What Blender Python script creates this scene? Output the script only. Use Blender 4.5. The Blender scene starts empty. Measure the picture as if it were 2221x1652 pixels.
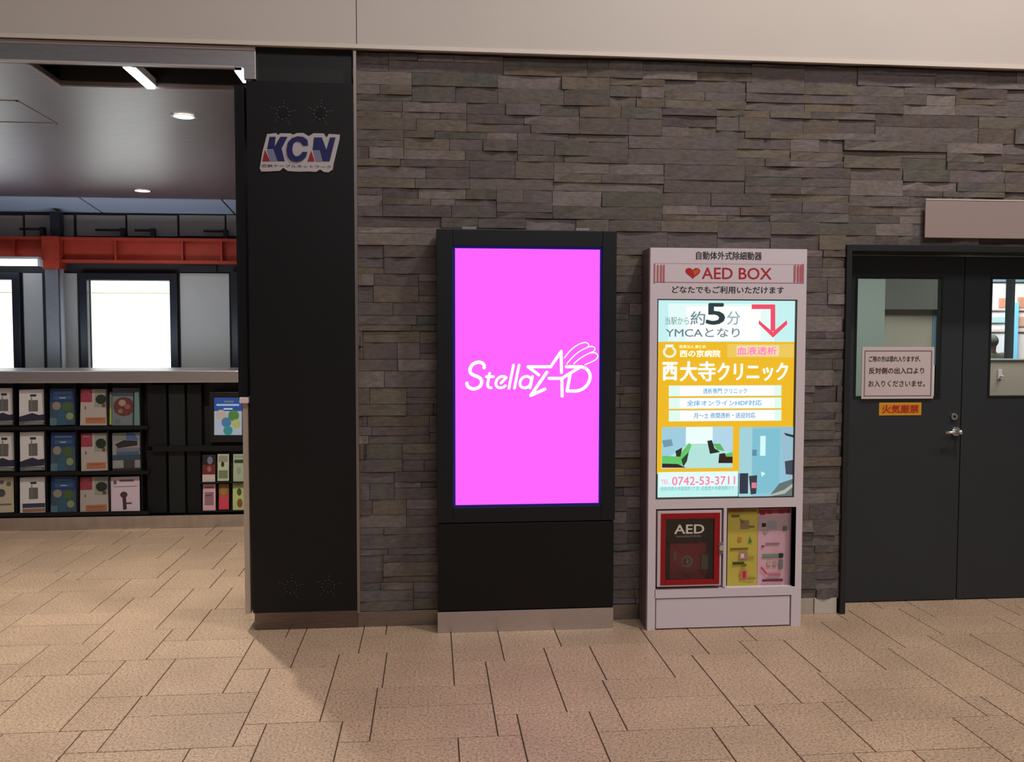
import bpy, bmesh, math, random
import numpy as np
from mathutils import Vector, Matrix
random.seed(7)
C = bpy.context.scene.collection
sc = bpy.context.scene

# ------------------------------------------------------------------ camera, world, lights, exposure
CAM_H, CAM_D, FPX = 1.55, 4.69, 1900.0
YAW, PITCH, ROLL = math.radians(5.30), math.radians(2.83), math.radians(.07)
_f = Vector((math.sin(YAW)*math.cos(PITCH), math.cos(YAW)*math.cos(PITCH), -math.sin(PITCH)))
_r0 = Vector((math.cos(YAW), -math.sin(YAW), 0)); _u0 = _r0.cross(_f)
_r = _r0*math.cos(ROLL)+_u0*math.sin(ROLL); _u = _r.cross(_f)
cam_d = bpy.data.cameras.new('camera'); cam = bpy.data.objects.new('camera', cam_d); C.objects.link(cam)
cam.matrix_world = Matrix(((_r.x, _u.x, -_f.x, 0), (_r.y, _u.y, -_f.y, -CAM_D), (_r.z, _u.z, -_f.z, CAM_H), (0, 0, 0, 1)))
cam_d.sensor_fit = 'HORIZONTAL'; cam_d.sensor_width = 36; cam_d.lens = FPX/2221*36; cam_d.clip_start = .05
sc.camera = cam
sc.view_settings.view_transform = 'Standard'; sc.view_settings.look = 'None'
sc.view_settings.gamma = 1; sc.view_settings.use_curve_mapping = False
sc.view_settings.exposure = 0.0
w = bpy.data.worlds.new('world'); sc.world = w; w.use_nodes = True
w.node_tree.nodes['Background'].inputs[0].default_value = (.96, .94, 1, 1)
w.node_tree.nodes['Background'].inputs[1].default_value = .10

def area(name, loc, size, power, col, rot=(0, 0, 0), size_y=None, spread=180):
    d = bpy.data.lights.new(name, 'AREA'); d.energy = power; d.color = col; d.size = size
    if size_y: d.shape = 'RECTANGLE'; d.size_y = size_y
    else: d.shape = 'DISK'
    d.spread = math.radians(spread)
    o = bpy.data.objects.new(name, d); o.location = loc; o.rotation_euler = rot; C.objects.link(o); return o
WARM = (1, .92, .85)
area('hall_and_fill_light', (3.0, -2.3, 6.8), .5, 215, WARM)
area('hall_and_fill_light', (6.2, -2.3, 6.8), .5, 110, (1, .85, .74))
area('hall_and_fill_light', (-3.5, -2.3, 6.8), .25, 40, WARM, spread=66)
area('hall_and_fill_light', (1.6, -6.6, 6.2), 4.0, 300, (1, .96, .94), size_y=2.5)  # unseen fill added to brighten faces toward the camera, no lamp there
area('inner_hall_light', (-1.53, 1.02, 2.90), .07, 54, (1, .92, .82), spread=150)
area('inner_hall_light', (-2.70, 3.93, 2.90), .12, 4, (1, .9, .8), spread=150)
area('inner_hall_light', (-3.8, .6, 2.90), .12, 10, (1, .92, .82), spread=130)
area('soffit_fill', (-3.2, 4.0, 1.5), 2.6, 12, (.72, .84, 1), rot=(math.radians(150), 0, 0), size_y=.3)  # added up-light without a fixture, turns the pale soffit bluish
area('back_room_fill', (5.6, 2.2, 2.66), 1.0, 36, (1, .98, .94))  # added fill so the room behind the doors is lit
area('back_room_fill', (3.5, 1.4, 2.66), .8, 34, (.96, 1, .97))  # second added fill, lifts the pillar side of that room

# ------------------------------------------------------------------ helpers
def lin(c):
    out = []
    for v in c:
        v /= 255.0
        out.append(v/12.92 if v <= .04045 else ((v+.055)/1.055)**2.4)
    return tuple(out)+(1,)
def ray(px, py):
    return _r*((px-1110.5)/FPX) - _u*((py-826)/FPX) + _f
def P(px, py, Y):
    d = ray(px, py); t = (Y+CAM_D)/d.y
    return d.x*t, CAM_H+d.z*t
def proj(x, y, z):
    v = Vector((x, y+CAM_D, z-CAM_H)); dz = v.dot(_f)
    if dz < .1: return None
    return 1110.5+FPX*v.dot(_r)/dz, 826-FPX*v.dot(_u)/dz
MC = {}
def mat(name, col, rough=.6, metal=0, emit=0, noise=0, nscale=20, bump=0, spec=.5, stretch=None, coat=0):
    if name in MC: return MC[name]
    m = bpy.data.materials.new(name); m.use_nodes = True; nt = m.node_tree; b = nt.nodes['Principled BSDF']
    col = lin(col) if max(col) > 1 else tuple(col)+(1,)
    b.inputs['Base Color'].default_value = col
    b.inputs['Roughness'].default_value = rough; b.inputs['Metallic'].default_value = metal
    b.inputs['Specular IOR Level'].default_value = spec; b.inputs['Coat Weight'].default_value = coat
    if emit:
        b.inputs['Emission Color'].default_value = col; b.inputs['Emission Strength'].default_value = emit
    if noise or bump:
        g = nt.nodes.new('ShaderNodeNewGeometry'); mp = nt.nodes.new('ShaderNodeMapping')
        if stretch: mp.inputs['Scale'].default_value = stretch
        n = nt.nodes.new('ShaderNodeTexNoise'); n.inputs['Scale'].default_value = nscale; n.inputs['Detail'].default_value = 4
        nt.links.new(g.outputs['Position'], mp.inputs['Vector']); nt.links.new(mp.outputs[0], n.inputs['Vector'])
        if noise:
            mx = nt.nodes.new('ShaderNodeMixRGB'); mx.blend_type = 'MULTIPLY'; mx.inputs[0].default_value = 1
            cr = nt.nodes.new('ShaderNodeMapRange'); cr.inputs[1].default_value = .3; cr.inputs[2].default_value = .7
            cr.inputs[3].default_value = 1-noise; cr.inputs[4].default_value = 1+noise
            nt.links.new(n.outputs[0], cr.inputs[0]); mx.inputs[1].default_value = col
            nt.links.new(cr.outputs[0], mx.inputs[2]); nt.links.new(mx.outputs[0], b.inputs['Base Color'])
        if bump:
            bp = nt.nodes.new('ShaderNodeBump'); bp.inputs['Strength'].default_value = bump; bp.inputs['Distance'].default_value = .01
            nt.links.new(n.outputs[0], bp.inputs['Height']); nt.links.new(bp.outputs[0], b.inputs['Normal'])
    MC[name] = m; return m
def print_mat(emit, rough=.55):
    k = 'print_%g' % emit
    if k in MC: return MC[k]
    m = bpy.data.materials.new(k); m.use_nodes = True; nt = m.node_tree; b = nt.nodes['Principled BSDF']
    a = nt.nodes.new('ShaderNodeAttribute'); a.attribute_name = 'ink'
    b.inputs['Roughness'].default_value = rough
    if emit:
        b.inputs['Base Color'].default_value = (.02, .02, .02, 1); b.inputs['Specular IOR Level'].default_value = .2
        nt.links.new(a.outputs['Color'], b.inputs['Emission Color']); b.inputs['Emission Strength'].default_value = emit
    else: nt.links.new(a.outputs['Color'], b.inputs['Base Color'])
    MC[k] = m; return m
def link(name, me, m=None, parent=None, loc=None):
    o = bpy.data.objects.new(name, me); C.objects.link(o)
    if m and me and not me.materials: me.materials.append(m)
    if loc: o.location = loc
    if parent: o.parent = parent
    return o
def thing(name, label, cat, loc=(0, 0, 0), group=None):
    o = bpy.data.objects.new(name, None); C.objects.link(o); o.location = loc; o.empty_display_size = .1
    return tag(o, label, cat, group)
def tag(o, label, cat, group=None):
    o['label'] = label; o['category'] = cat
    if group: o['group'] = group
    return o
def struct(o): o['kind'] = 'structure'; return o
def box_bm(bm, x0, x1, y0, y1, z0, z1, bev=0):
    vs = [bm.verts.new((x, y, z)) for x in (x0, x1) for y in (y0, y1) for z in (z0, z1)]
    fs = [bm.faces.new([vs[i] for i in f]) for f in ((0, 1, 3, 2), (4, 6, 7, 5), (0, 4, 5, 1), (2, 3, 7, 6), (0, 2, 6, 4), (1, 5, 7, 3))]
    if bev:
        es = list({e for f in fs for e in f.edges})
        bmesh.ops.bevel(bm, geom=es, offset=bev, segments=2, affect='EDGES', profile=.6)
def fin(name, bm, m, parent=None, smooth=False):
    """mesh in world coordinates; its parent sits at a place without rotation"""
    bmesh.ops.recalc_face_normals(bm, faces=bm.faces[:])
    me = bpy.data.meshes.new(name); bm.to_mesh(me); bm.free()
    if parent is not None:
        px = parent.location.copy(); q = parent.parent
        while q: px += q.location; q = q.parent
        me.transform(Matrix.Translation(-px))
    if smooth:
        for p in me.polygons: p.use_smooth = True
    return link(name, me, m, parent)
def box(name, x0, x1, y0, y1, z0, z1, m, parent=None, bev=0):
    bm = bmesh.new(); box_bm(bm, min(x0, x1), max(x0, x1), min(y0, y1), max(y0, y1), min(z0, z1), max(z0, z1), bev)
    return fin(name, bm, m, parent)
def boxes(name, L, m, parent=None, bev=0):
    bm = bmesh.new()
    for b in L: box_bm(bm, *b, bev)
    return fin(name, bm, m, parent)
def cyl_bm(bm, a, b, r, n=20, r2=None):
    a = Vector(a); b = Vector(b); d = b-a; L = d.length
    mt = Matrix.Translation((a+b)/2) @ d.to_track_quat('Z', 'Y').to_matrix().to_4x4()
    bmesh.ops.create_cone(bm, cap_ends=True, segments=n, radius1=r, radius2=r if r2 is None else r2, depth=L, matrix=mt)
def cyl(name, a, b, r, m, parent=None, n=20, r2=None):
    bm = bmesh.new(); cyl_bm(bm, a, b, r, n, r2); o = fin(name, bm, m, parent)
    for p in o.data.polygons: p.use_smooth = len(p.vertices) == 4
    return o
def frame(name, x0, x1, z0, z1, t, y0, y1, m, parent=None, bev=0, tb=None):
    tb = t if tb is None else tb
    return boxes(name, [(x0, x0+t, y0, y1, z0, z1), (x1-t, x1, y0, y1, z0, z1), (x0+t, x1-t, y0, y1, z0, z0+tb), (x0+t, x1-t, y0, y1, z1-tb, z1)], m, parent, bev)
def origin_of(parent):
    px = Vector((0, 0, 0)); q = parent
    while q: px += q.location; q = q.parent
    return px
def polys(name, L, Y, parent=None, emit=0, step=.0004, rot=None):
    """flat print: list of (points [(x, z)...], colour); later ones lie on top"""
    V = []; F = []; cols = []; n0 = origin_of(parent)
    for i, (pts, c) in enumerate(L):
        s = len(V); y = Y-step*(i+1)
        area2 = sum(pts[k][0]*pts[(k+1) % len(pts)][1]-pts[(k+1) % len(pts)][0]*pts[k][1] for k in range(len(pts)))
        if area2 < 0: pts = pts[::-1]
        V += [(x-n0.x, y-n0.y, z-n0.z) for x, z in pts]; F.append(list(range(s, s+len(pts)))); cols += [lin(c)]*len(pts)
    me = bpy.data.meshes.new(name); me.from_pydata(V, [], F); me.update()
    a = me.color_attributes.new('ink', 'FLOAT_COLOR', 'CORNER')
    for i, c in enumerate(cols): a.data[i].color = c
    return link(name, me, print_mat(emit), parent)
def rect(x0, z0, x1, z1, c): return ([(x0, z0), (x1, z0), (x1, z1), (x0, z1)], c)
def prect(Y, x0, y0, x1, y1, c):
    """a rectangle read off the photograph, laid upright on the plane at depth Y"""
    a = P(x0, y0, Y); b = P(x1, y1, Y); return rect(a[0], b[1], b[0], a[1], c)
def ppoly(Y, pts, c): return ([P(x, y, Y) for x, y in pts], c)
def text(name, s, x, z, y, height, m, parent=None, width=None, bold=0, align='CENTER', depth=.0003):
    """real lettering standing on a plane that faces the hall; z is its middle"""
    cu = bpy.data.curves.new(name, 'FONT'); cu.body = s; cu.size = 1; cu.align_x = 'LEFT'; cu.resolution_u = 3
    o = bpy.data.objects.new(name, cu); C.objects.link(o)
    dg = bpy.context.evaluated_depsgraph_get(); me = bpy.data.meshes.new_from_object(o.evaluated_get(dg))
    bpy.data.objects.remove(o); bpy.data.curves.remove(cu)
    co = np.array([v.co[:] for v in me.vertices]); lo = co.min(0); hi = co.max(0)
    sy = height/(hi[1]-lo[1]); sx = sy if width is None else width/(hi[0]-lo[0])
    wd = (hi[0]-lo[0])*sx; xa = {'CENTER': x-wd/2, 'LEFT': x}[align]; n0 = origin_of(parent)
    for v, c in zip(me.vertices, co):
        v.co = (xa+(c[0]-lo[0])*sx-n0.x, y-depth-n0.y, z+(c[1]-(lo[1]+hi[1])/2)*sy-n0.z)
    me.name = name; me.materials.clear()
    if bold:
        V = [v.co[:] for v in me.vertices]; F = [list(p.vertices) for p in me.polygons]; n = len(V); d = bold*height*.8; VV, FF = [], []
        for q, (ox, oz) in enumerate(((-d, 0), (d, 0), (0, -d*.7), (0, d*.7), (d*.7, d*.5), (-d*.7, -d*.5))):
            VV += [(x_+ox, y_-.00001*q, z_+oz) for x_, y_, z_ in V]; FF += [[i+n*q for i in f] for f in F]
        me = bpy.data.meshes.new(name); me.from_pydata(VV, [], FF)
    return link(name, me, m, parent)
def ptext(name, s, x0, y0, x1, y1, Y, m, parent=None, bold=0):
    a = P(x0, y0, Y); b = P(x1, y1, Y)
    return text(name, s, (a[0]+b[0])/2, (a[1]+b[1])/2, Y, a[1]-b[1], m, parent, width=b[0]-a[0], bold=bold)
def smooth_path(pts, k=6):
    out = []
    for i in range(len(pts)-1):
        p0 = pts[max(i-1, 0)]; p1 = pts[i]; p2 = pts[i+1]; p3 = pts[min(i+2, len(pts)-1)]
        for j in range(k):
            t = j/k
            out.append(tuple(.5*(2*p1[a]+(p2[a]-p0[a])*t+(2*p0[a]-5*p1[a]+4*p2[a]-p3[a])*t*t+(3*p1[a]-p0[a]-3*p2[a]+p3[a])*t**3) for a in (0, 1)))
    out.append(pts[-1]); return out
def strokes(L):
    """round-ended pen strokes as flat polygons: list of (points, width)"""
    out = []
    for pts, wd in L:
        r = wd/2
        for i, (a, b) in enumerate(zip(pts[:-1], pts[1:])):
            dx, dy = b[0]-a[0], b[1]-a[1]; n = math.hypot(dx, dy)
            if n < 1e-9: continue
            nx, ny = -dy/n*r, dx/n*r
            out.append([(a[0]+nx, a[1]+ny), (b[0]+nx, b[1]+ny), (b[0]-nx, b[1]-ny), (a[0]-nx, a[1]-ny)])
        for p in pts: out.append([(p[0]+r*math.cos(t*math.tau/14), p[1]+r*math.sin(t*math.tau/14)) for t in range(14)])
    return out

BLACK = mat('black_panel', (13, 13, 15), .5, noise=.12, nscale=3, spec=.3)
BLACK2 = mat('black_frame', (11, 11, 13), .45, spec=.3)
STEEL = mat('brushed_steel', (.60, .56, .56), .34, 1, noise=.10, nscale=14, stretch=(1, 1, 40))
STEEL_H = mat('brushed_ceiling', (.50, .445, .45), .38, 1, noise=.13, nscale=9, stretch=(1, 26, 1))
DARKSTEEL = mat('bronze_steel', (.20, .16, .145), .34, 1, noise=.15, nscale=8, stretch=(1, 1, 20))
CHROME = mat('satin_chrome', (.75, .74, .72), .25, 1)
CREAM = mat('cream_panel', (196, 188, 182), .55, noise=.02, nscale=2)
BEIGE = mat('beige_rail', (188, 172, 155), .5)
DOOR = mat('charcoal_door', (36, 41, 45), .5, noise=.05, nscale=4)
WHITE = mat('white_paint', (205, 192, 196), .4)
GLASS = None
def glass():
    global GLASS
    if GLASS: return GLASS
    m = bpy.data.materials.new('clear_glass'); m.use_nodes = True; nt = m.node_tree
    for n in list(nt.nodes): nt.nodes.remove(n)
    o = nt.nodes.new('ShaderNodeOutputMaterial'); t = nt.nodes.new('ShaderNodeBsdfTransparent'); g = nt.nodes.new('ShaderNodeBsdfGlossy')
    g.inputs['Roughness'].default_value = .02; t.inputs[0].default_value = (.9, .95, .94, 1)
    mx = nt.nodes.new('ShaderNodeMixShader'); fr = nt.nodes.new('ShaderNodeFresnel'); fr.inputs[0].default_value = 1.45
    nt.links.new(fr.outputs[0], mx.inputs[0]); nt.links.new(t.outputs[0], mx.inputs[1]); nt.links.new(g.outputs[0], mx.inputs[2]); nt.links.new(mx.outputs[0], o.inputs[0])
    GLASS = m; return m
def glow(name, col, s): return mat(name, col, .5, emit=s)

# ------------------------------------------------------------------ floor: pattern of stone-look tiles
def tile_material():
    m = bpy.data.materials.new('speckled_tile'); m.use_nodes = True; nt = m.node_tree; b = nt.nodes['Principled BSDF']; N = nt.nodes.new; Lk = nt.links.new
    g = N('ShaderNodeNewGeometry'); oi = N('ShaderNodeObjectInfo')
    n1 = N('ShaderNodeTexNoise'); n1.inputs['Scale'].default_value = 95; n1.inputs['Detail'].default_value = 2
    n2 = N('ShaderNodeTexNoise'); n2.inputs['Scale'].default_value = 2.2; n2.inputs['Detail'].default_value = 3
    n3 = N('ShaderNodeTexNoise'); n3.inputs['Scale'].default_value = 170; n3.inputs['Detail'].default_value = 1
    for n in (n1, n2, n3): Lk(g.outputs['Position'], n.inputs['Vector'])
    r1 = N('ShaderNodeValToRGB'); e = r1.color_ramp.elements
    e[0].position = .28; e[0].color = lin((120, 97, 79)); e[1].position = .72; e[1].color = lin((190, 167, 144))
    x = r1.color_ramp.elements.new(.45); x.color = lin((166, 141, 118))
    Lk(n1.outputs[0], r1.inputs[0])
    r3 = N('ShaderNodeValToRGB'); r3.color_ramp.elements[0].position = .30; r3.color_ramp.elements[0].color = (.42, .40, .38, 1)
    r3.color_ramp.elements[1].position = .38; r3.color_ramp.elements[1].color = (1, 1, 1, 1); Lk(n3.outputs[0], r3.inputs[0])
    a = N('ShaderNodeMixRGB'); a.blend_type = 'MULTIPLY'; a.inputs[0].default_value = .8; Lk(r1.outputs[0], a.inputs[1]); Lk(r3.outputs[0], a.inputs[2])
    mr = N('ShaderNodeMapRange'); mr.inputs[1].default_value = .3; mr.inputs[2].default_value = .7; mr.inputs[3].default_value = .88; mr.inputs[4].default_value = 1.08; Lk(n2.outputs[0], mr.inputs[0])
    m2 = N('ShaderNodeMapRange'); m2.inputs[3].default_value = .94; m2.inputs[4].default_value = 1.06; Lk(oi.outputs['Random'], m2.inputs[0])
    mu = N('ShaderNodeMath'); mu.operation = 'MULTIPLY'; Lk(mr.outputs[0], mu.inputs[0]); Lk(m2.outputs[0], mu.inputs[1])
    c = N('ShaderNodeMixRGB'); c.blend_type = 'MULTIPLY'; c.inputs[0].default_value = 1; Lk(a.outputs[0], c.inputs[1]); Lk(mu.outputs[0], c.inputs[2])
    Lk(c.outputs[0], b.inputs['Base Color']); b.inputs['Roughness'].default_value = .5; b.inputs['Specular IOR Level'].default_value = .35
    bp = N('ShaderNodeBump'); bp.inputs['Strength'].default_value = .25; bp.inputs['Distance'].default_value = .002; Lk(n1.outputs[0], bp.inputs['Height']); Lk(bp.outputs[0], b.inputs['Normal'])
    return m
TILE = tile_material()
GROUT = mat('dark_grout', (66, 46, 33), .9, noise=.2, nscale=60)
floor = struct(box('floor', -7, 14, -7.5, 9, -.06, -.004, GROUT))
LA, LB, LC, LD, LE, LF, LG, LH = .10, .256, .348, .558, .65, .77, .79, 1.11
L0, L1, L2, L3, L4, L5, L6 = -.14, -.40, -.565, -.84, -1.05, -1.165, -1.355
PX, PY = 1.01, 1.215
CELL = [(LB, LD, L2, L5), (LA, LB, L2, L3), (LC, LD, L1, L2), (LA, LC, L0, L2), (LD, LG, L1, L3), (LG, LH, L1, L3), (LD, LF, L3, L5),
        (LF, LB+PX, L3, L4), (LF, LB+PX, L4, L6), (LB, LC, L5, L6), (LC, LE, L5, L1-PY), (LE, LF, L5, L6), (LE, LH, L0, L1)]
def tile_mesh(wd, dp):
    bm = bmesh.new(); g = .0025; c = .0014; h = .006
    a = [bm.verts.new((sx*(wd/2-g), sy*(dp/2-g), -h)) for sx, sy in ((-1, -1), (1, -1), (1, 1), (-1, 1))]
    b = [bm.verts.new((sx*(wd/2-g), sy*(dp/2-g), -c)) for sx, sy in ((-1, -1), (1, -1), (1, 1), (-1, 1))]
    t = [bm.verts.new((sx*(wd/2-g-c), sy*(dp/2-g-c), 0)) for sx, sy in ((-1, -1), (1, -1), (1, 1), (-1, 1))]
    bm.faces.new(t)
    for i in range(4):
        j = (i+1) % 4; bm.faces.new((a[i], a[j], b[j], b[i])); bm.faces.new((b[i], b[j], t[j], t[i]))
    me = bpy.data.meshes.new('tile'); bm.to_mesh(me); bm.free(); me.materials.append(TILE); return me
TM = [tile_mesh(x1-x0, y0-y1) for x0, x1, y0, y1 in CELL]
near, far = [], []
for i in range(-8, 9):
    for j in range(-6, 7):
        for k, (x0, x1, y0, y1) in enumerate(CELL):
            cx, cy = (x0+x1)/2+i*PX, (y0+y1)/2+j*PY
            if not (-6.5 < cx < 7.5 and -6.5 < cy < 5.2) or (cy > .6 and cx > -.5): continue
            if cy > 2.9: continue
            p = proj(cx, cy, 0)
            seen = p and -170 < p[0] < 2390 and 1100 < p[1] < 1790 and (cy < .2 or cx < -.85)
            (near if seen else far).append((cx, cy, k))
near.sort(key=lambda t: (t[0])**2+(t[1]+CAM_D)**2)
for cx, cy, k in near[:298]:
    o = link('tile', TM[k], None, floor, (cx, cy, random.uniform(-.0005, .0004)))
V, F = [], []
for cx, cy, k in far+near[298:]:
    me = TM[k]; s = len(V); V += [(v.co.x+cx, v.co.y+cy, v.co.z) for v in me.vertices]; F += [[s+q for q in p.vertices] for p in me.polygons]
me = bpy.data.meshes.new('floor_tiles'); me.from_pydata(V, [], F); o = link('floor_tiles', me, TILE, floor); o['kind'] = 'stuff'
NT = len(near)
struct(box('floor', 2.26, 8, .205, 4.4, -.003, .0008, mat('room_floor', (120, 112, 104), .6)))

# ------------------------------------------------------------------ stone ledger wall
def stone_material():
    m = bpy.data.materials.new('ledge_stone'); m.use_nodes = True; nt = m.node_tree; b = nt.nodes['Principled BSDF']; N = nt.nodes.new; Lk = nt.links.new
    g = N('ShaderNodeNewGeometry'); at = N('ShaderNodeAttribute'); at.attribute_name = 'tone'; oi = N('ShaderNodeObjectInfo')
    ad = N('ShaderNodeMath'); ad.operation = 'ADD'; Lk(oi.outputs['Random'], ad.inputs[0]); Lk(g.outputs['Random Per Island'], ad.inputs[1])
    fr = N('ShaderNodeMath'); fr.operation = 'FRACT'; Lk(ad.outputs[0], fr.inputs[0])
    r = N('ShaderNodeValToRGB'); r.color_ramp.interpolation = 'LINEAR'; els = r.color_ramp.elements
    els[0].position = 0; els[0].color = lin((90, 83, 81)); els[1].position = 1; els[1].color = lin((97, 92, 90))
    for p, c in ((.15, (102, 94, 94)), (.3, (90, 82, 83)), (.42, (108, 99, 90)), (.5, (86, 85, 80)), (.62, (104, 95, 97)), (.75, (122, 113, 111)), (.85, (86, 77, 77)), (.93, (106, 95, 84))):
        e = els.new(p); e.color = lin(c)
    Lk(fr.outputs[0], r.inputs[0])
    mp = N('ShaderNodeMapping'); mp.inputs['Scale'].default_value = (1, 1, 2.2); Lk(g.outputs['Position'], mp.inputs[0])
    n1 = N('ShaderNodeTexNoise'); n1.inputs['Scale'].default_value = 26; n1.inputs['Detail'].default_value = 7; n1.inputs['Roughness'].default_value = .7; Lk(mp.outputs[0], n1.inputs['Vector'])
    n2 = N('ShaderNodeTexNoise'); n2.inputs['Scale'].default_value = 7; n2.inputs['Detail'].default_value = 3; Lk(g.outputs['Position'], n2.inputs['Vector'])
    mr = N('ShaderNodeMapRange'); mr.inputs[1].default_value = .3; mr.inputs[2].default_value = .72; mr.inputs[3].default_value = .74; mr.inputs[4].default_value = 1.32; Lk(n1.outputs[0], mr.inputs[0])
    c = N('ShaderNodeMixRGB'); c.blend_type = 'MULTIPLY'; c.inputs[0].default_value = 1; Lk(r.outputs[0], c.inputs[1]); Lk(mr.outputs[0], c.inputs[2])
    d = N('ShaderNodeMixRGB'); d.inputs[2].default_value = lin((104, 92, 72)); mr2 = N('ShaderNodeMapRange'); mr2.inputs[1].default_value = .5; mr2.inputs[2].default_value = .75; mr2.inputs[4].default_value = .5
    Lk(n2.outputs[0], mr2.inputs[0]); Lk(mr2.outputs[0], d.inputs[0]); Lk(c.outputs[0], d.inputs[1]); Lk(d.outputs[0], b.inputs['Base Color'])
    b.inputs['Roughness'].default_value = .85; b.inputs['Specular IOR Level'].default_value = .2
    bp = N('ShaderNodeBump'); bp.inputs['Strength'].default_value = .55; bp.inputs['Distance'].default_value = .006; Lk(n1.outputs[0], bp.inputs['Height']); Lk(bp.outputs[0], b.inputs['Normal'])
    return m
STONE = stone_material()
MORTAR = mat('dark_bedding', (40, 34, 31), .95)
DX0, DX1, DZ = 2.285, 3.92, 2.065            # door opening
wall = struct(boxes('wall_back', [(-.39, DX0, .02, .30, 0, 3.03), (DX0, DX1, .02, .30, DZ, 3.03), (DX1, 6, .02, .30, 0, 3.03)], MORTAR))
def stone_unit():
    """unit stone 1 x 1 x 1 (length x, proud -y, height z): a slightly uneven split face"""
    V = []; nx, nz = 4, 2
    for i in range(nx):
        for k in range(nz):
            u, v = i/(nx-1), k/(nz-1)
            V.append((u-.5, -1+random.uniform(-.18, .18), v-.5))
    F = []
    for i in range(nx-1):
        for k in range(nz-1):
            a = i*nz+k; F.append((a, a+nz, a+nz+1, a+1))
    s = len(V); V += [(-.5, 0, -.5), (.5, 0, -.5), (.5, 0, .5), (-.5, 0, .5)]
    F.append([s]+[s+1]+[(nx-1-i)*nz for i in range(nx)])
    F.append([s+3]+[i*nz+1 for i in range(nx)]+[s+2])
    F.append((s, 0, 1, s+3)); F.append((s+1, s+2, (nx-1)*nz+1, (nx-1)*nz))
    me = bpy.data.meshes.new('stone'); me.from_pydata(V, [], F); me.materials.append(STONE)
    bm = bmesh.new(); bm.from_mesh(me); bmesh.ops.recalc_face_normals(bm, faces=bm.faces[:]); bm.to_mesh(me); bm.free(); return me
SU = [stone_unit() for _ in range(14)]
rs = random.Random(23)
ROWS = [(.062, .034, .054), (.082, .068), (.044, .048, .058), (.088, .062), (.068, .082), (.032, .05, .068), (.036, .076, .038), (.06, .09), (.052, .06, .038)]
stones = []
z = .085
while z < 3.02:
    x = -.385-rs.uniform(0, .5)
    while x < 4.6:
        L = rs.choice((.60, .60, .45, .30)); rows = list(rs.choice(ROWS)); zz = z
        for h in rows:
            n = rs.choice((1, 2, 2, 3)) if L > .5 else rs.choice((1, 1, 2)); cuts = sorted([0, L]+[L*(i/n+rs.uniform(-.12, .12)) for i in range(1, n)])
            for a, b2 in zip(cuts, cuts[1:]):
                xa, xb, za, zb = max(x+a, -.388), x+b2, zz, min(zz+h, 3.03)
                spans = [(xa, xb, za, zb)]
                if zb > .05 and xb > DX0 and xa < DX1 and za < DZ:
                    spans = []
                    if za < DZ-.005 and zb > DZ+.012: spans.append((xa, xb, DZ, zb)) if xa >= DX0 and xb <= DX1 else None
                    if xa < DX0: spans.append((xa, DX0, za, zb))
                    if xb > DX1: spans.append((DX1, xb, za, zb))
                    if zb > DZ+.012 and (xa < DX0 or xb > DX1): spans.append((max(xa, DX0), min(xb, DX1), DZ, zb))
                for s in spans:
                    if s[1]-s[0] > .005 and s[3]-s[2] > .005: stones.append(s)
            zz += h
        x += L
    z += .15
def stone_seen(s):
    a = proj(s[0], 0, s[2]); b = proj(s[1], 0, s[3])
    if a[0] > 2235: return 0
    ar = (min(b[0], 2221)-a[0])*(a[1]-b[1])
    if a[0] > 950 and b[0] < 1338 and b[1] > 500: return 0
    if a[0] > 1412 and b[0] < 1745 and b[1] > 540: return 0
    if a[0] > 2012 and b[1] > 436 and a[1] < 513: return 0
    return ar
stones.sort(key=stone_seen, reverse=True)
V, F = [], []
for q, s in enumerate(stones):
    g = .0022; wd, ht = s[1]-s[0]-g, s[3]-s[2]-g; pr = rs.choice((.022, .024, .026, .028, .031, .034)); me = SU[rs.randrange(14)]
    c = ((s[0]+s[1])/2, .021, (s[2]+s[3])/2)
    if q < 299 and stone_seen(s) > 0:
        o = link('stone', me, None, wall, c); o.scale = (wd, pr, ht)
    else:
        n = len(V); V += [(v.co.x*wd+c[0], v.co.y*pr+c[1], v.co.z*ht+c[2]) for v in me.vertices]; F += [[n+i for i in p.vertices] for p in me.polygons]
me = bpy.data.meshes.new('wall_stones'); me.from_pydata(V, [], F); o = link('wall_stones', me, STONE, wall); o['kind'] = 'stuff'
print('TILES', NT, 'STONES', len(stones), sum(stone_seen(s) > 0 for s in stones))

# ------------------------------------------------------------------ upper fascia, ceilings, other walls
up = struct(boxes('wall_upper', [(-7, -.377, -.05, .3, 3.045, 7.0), (-.373, 7.5, -.05, .3, 3.045, 7.0)], CREAM))
box('drip_edge', -7, 7.5, -.056, -.046, 3.035, 3.055, mat('fascia_edge', (214, 204, 194), .4), up)
struct(box('ceiling', -7, 7.5, -7.5, .3, 7.0, 7.1, mat('ceiling_white', (200, 192, 182), .8)))
CZ = 2.93
# inner ceiling of brushed steel panels round the shutter slot
cl = struct(boxes('ceiling', [(-6.5, -1.0, .415, 4.40, CZ, CZ+.03), (-6.5, -2.02, .02, .415, CZ, CZ+.03), (-6.5, -.4, .02, 4.4, CZ+.22, CZ+.25)], STEEL_H))
boxes('slot_lining', [(-2.02, -.97, .02, .03, CZ, CZ+.2), (-2.02, -.97, .405, .415, CZ+.03, CZ+.2), (-2.02, -.97, .02, .41, CZ+.19, CZ+.2)], mat('slot_black', (22, 18, 17), .7), cl)
boxes('slot_edge_highlight', [(-2.02, -.98, .404, .416, CZ-.004, CZ+.004), (-2.03, -2.018, .02, .415, CZ-.004, CZ+.004)], mat('edge_aluminium_highlight', (196, 190, 192), .35, .3), cl)  # strip-light highlight on the slot edges put into this pale colour
hx0, hx1, hy0, hy1 = -3.1, -2.40, .75, 1.30
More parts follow.
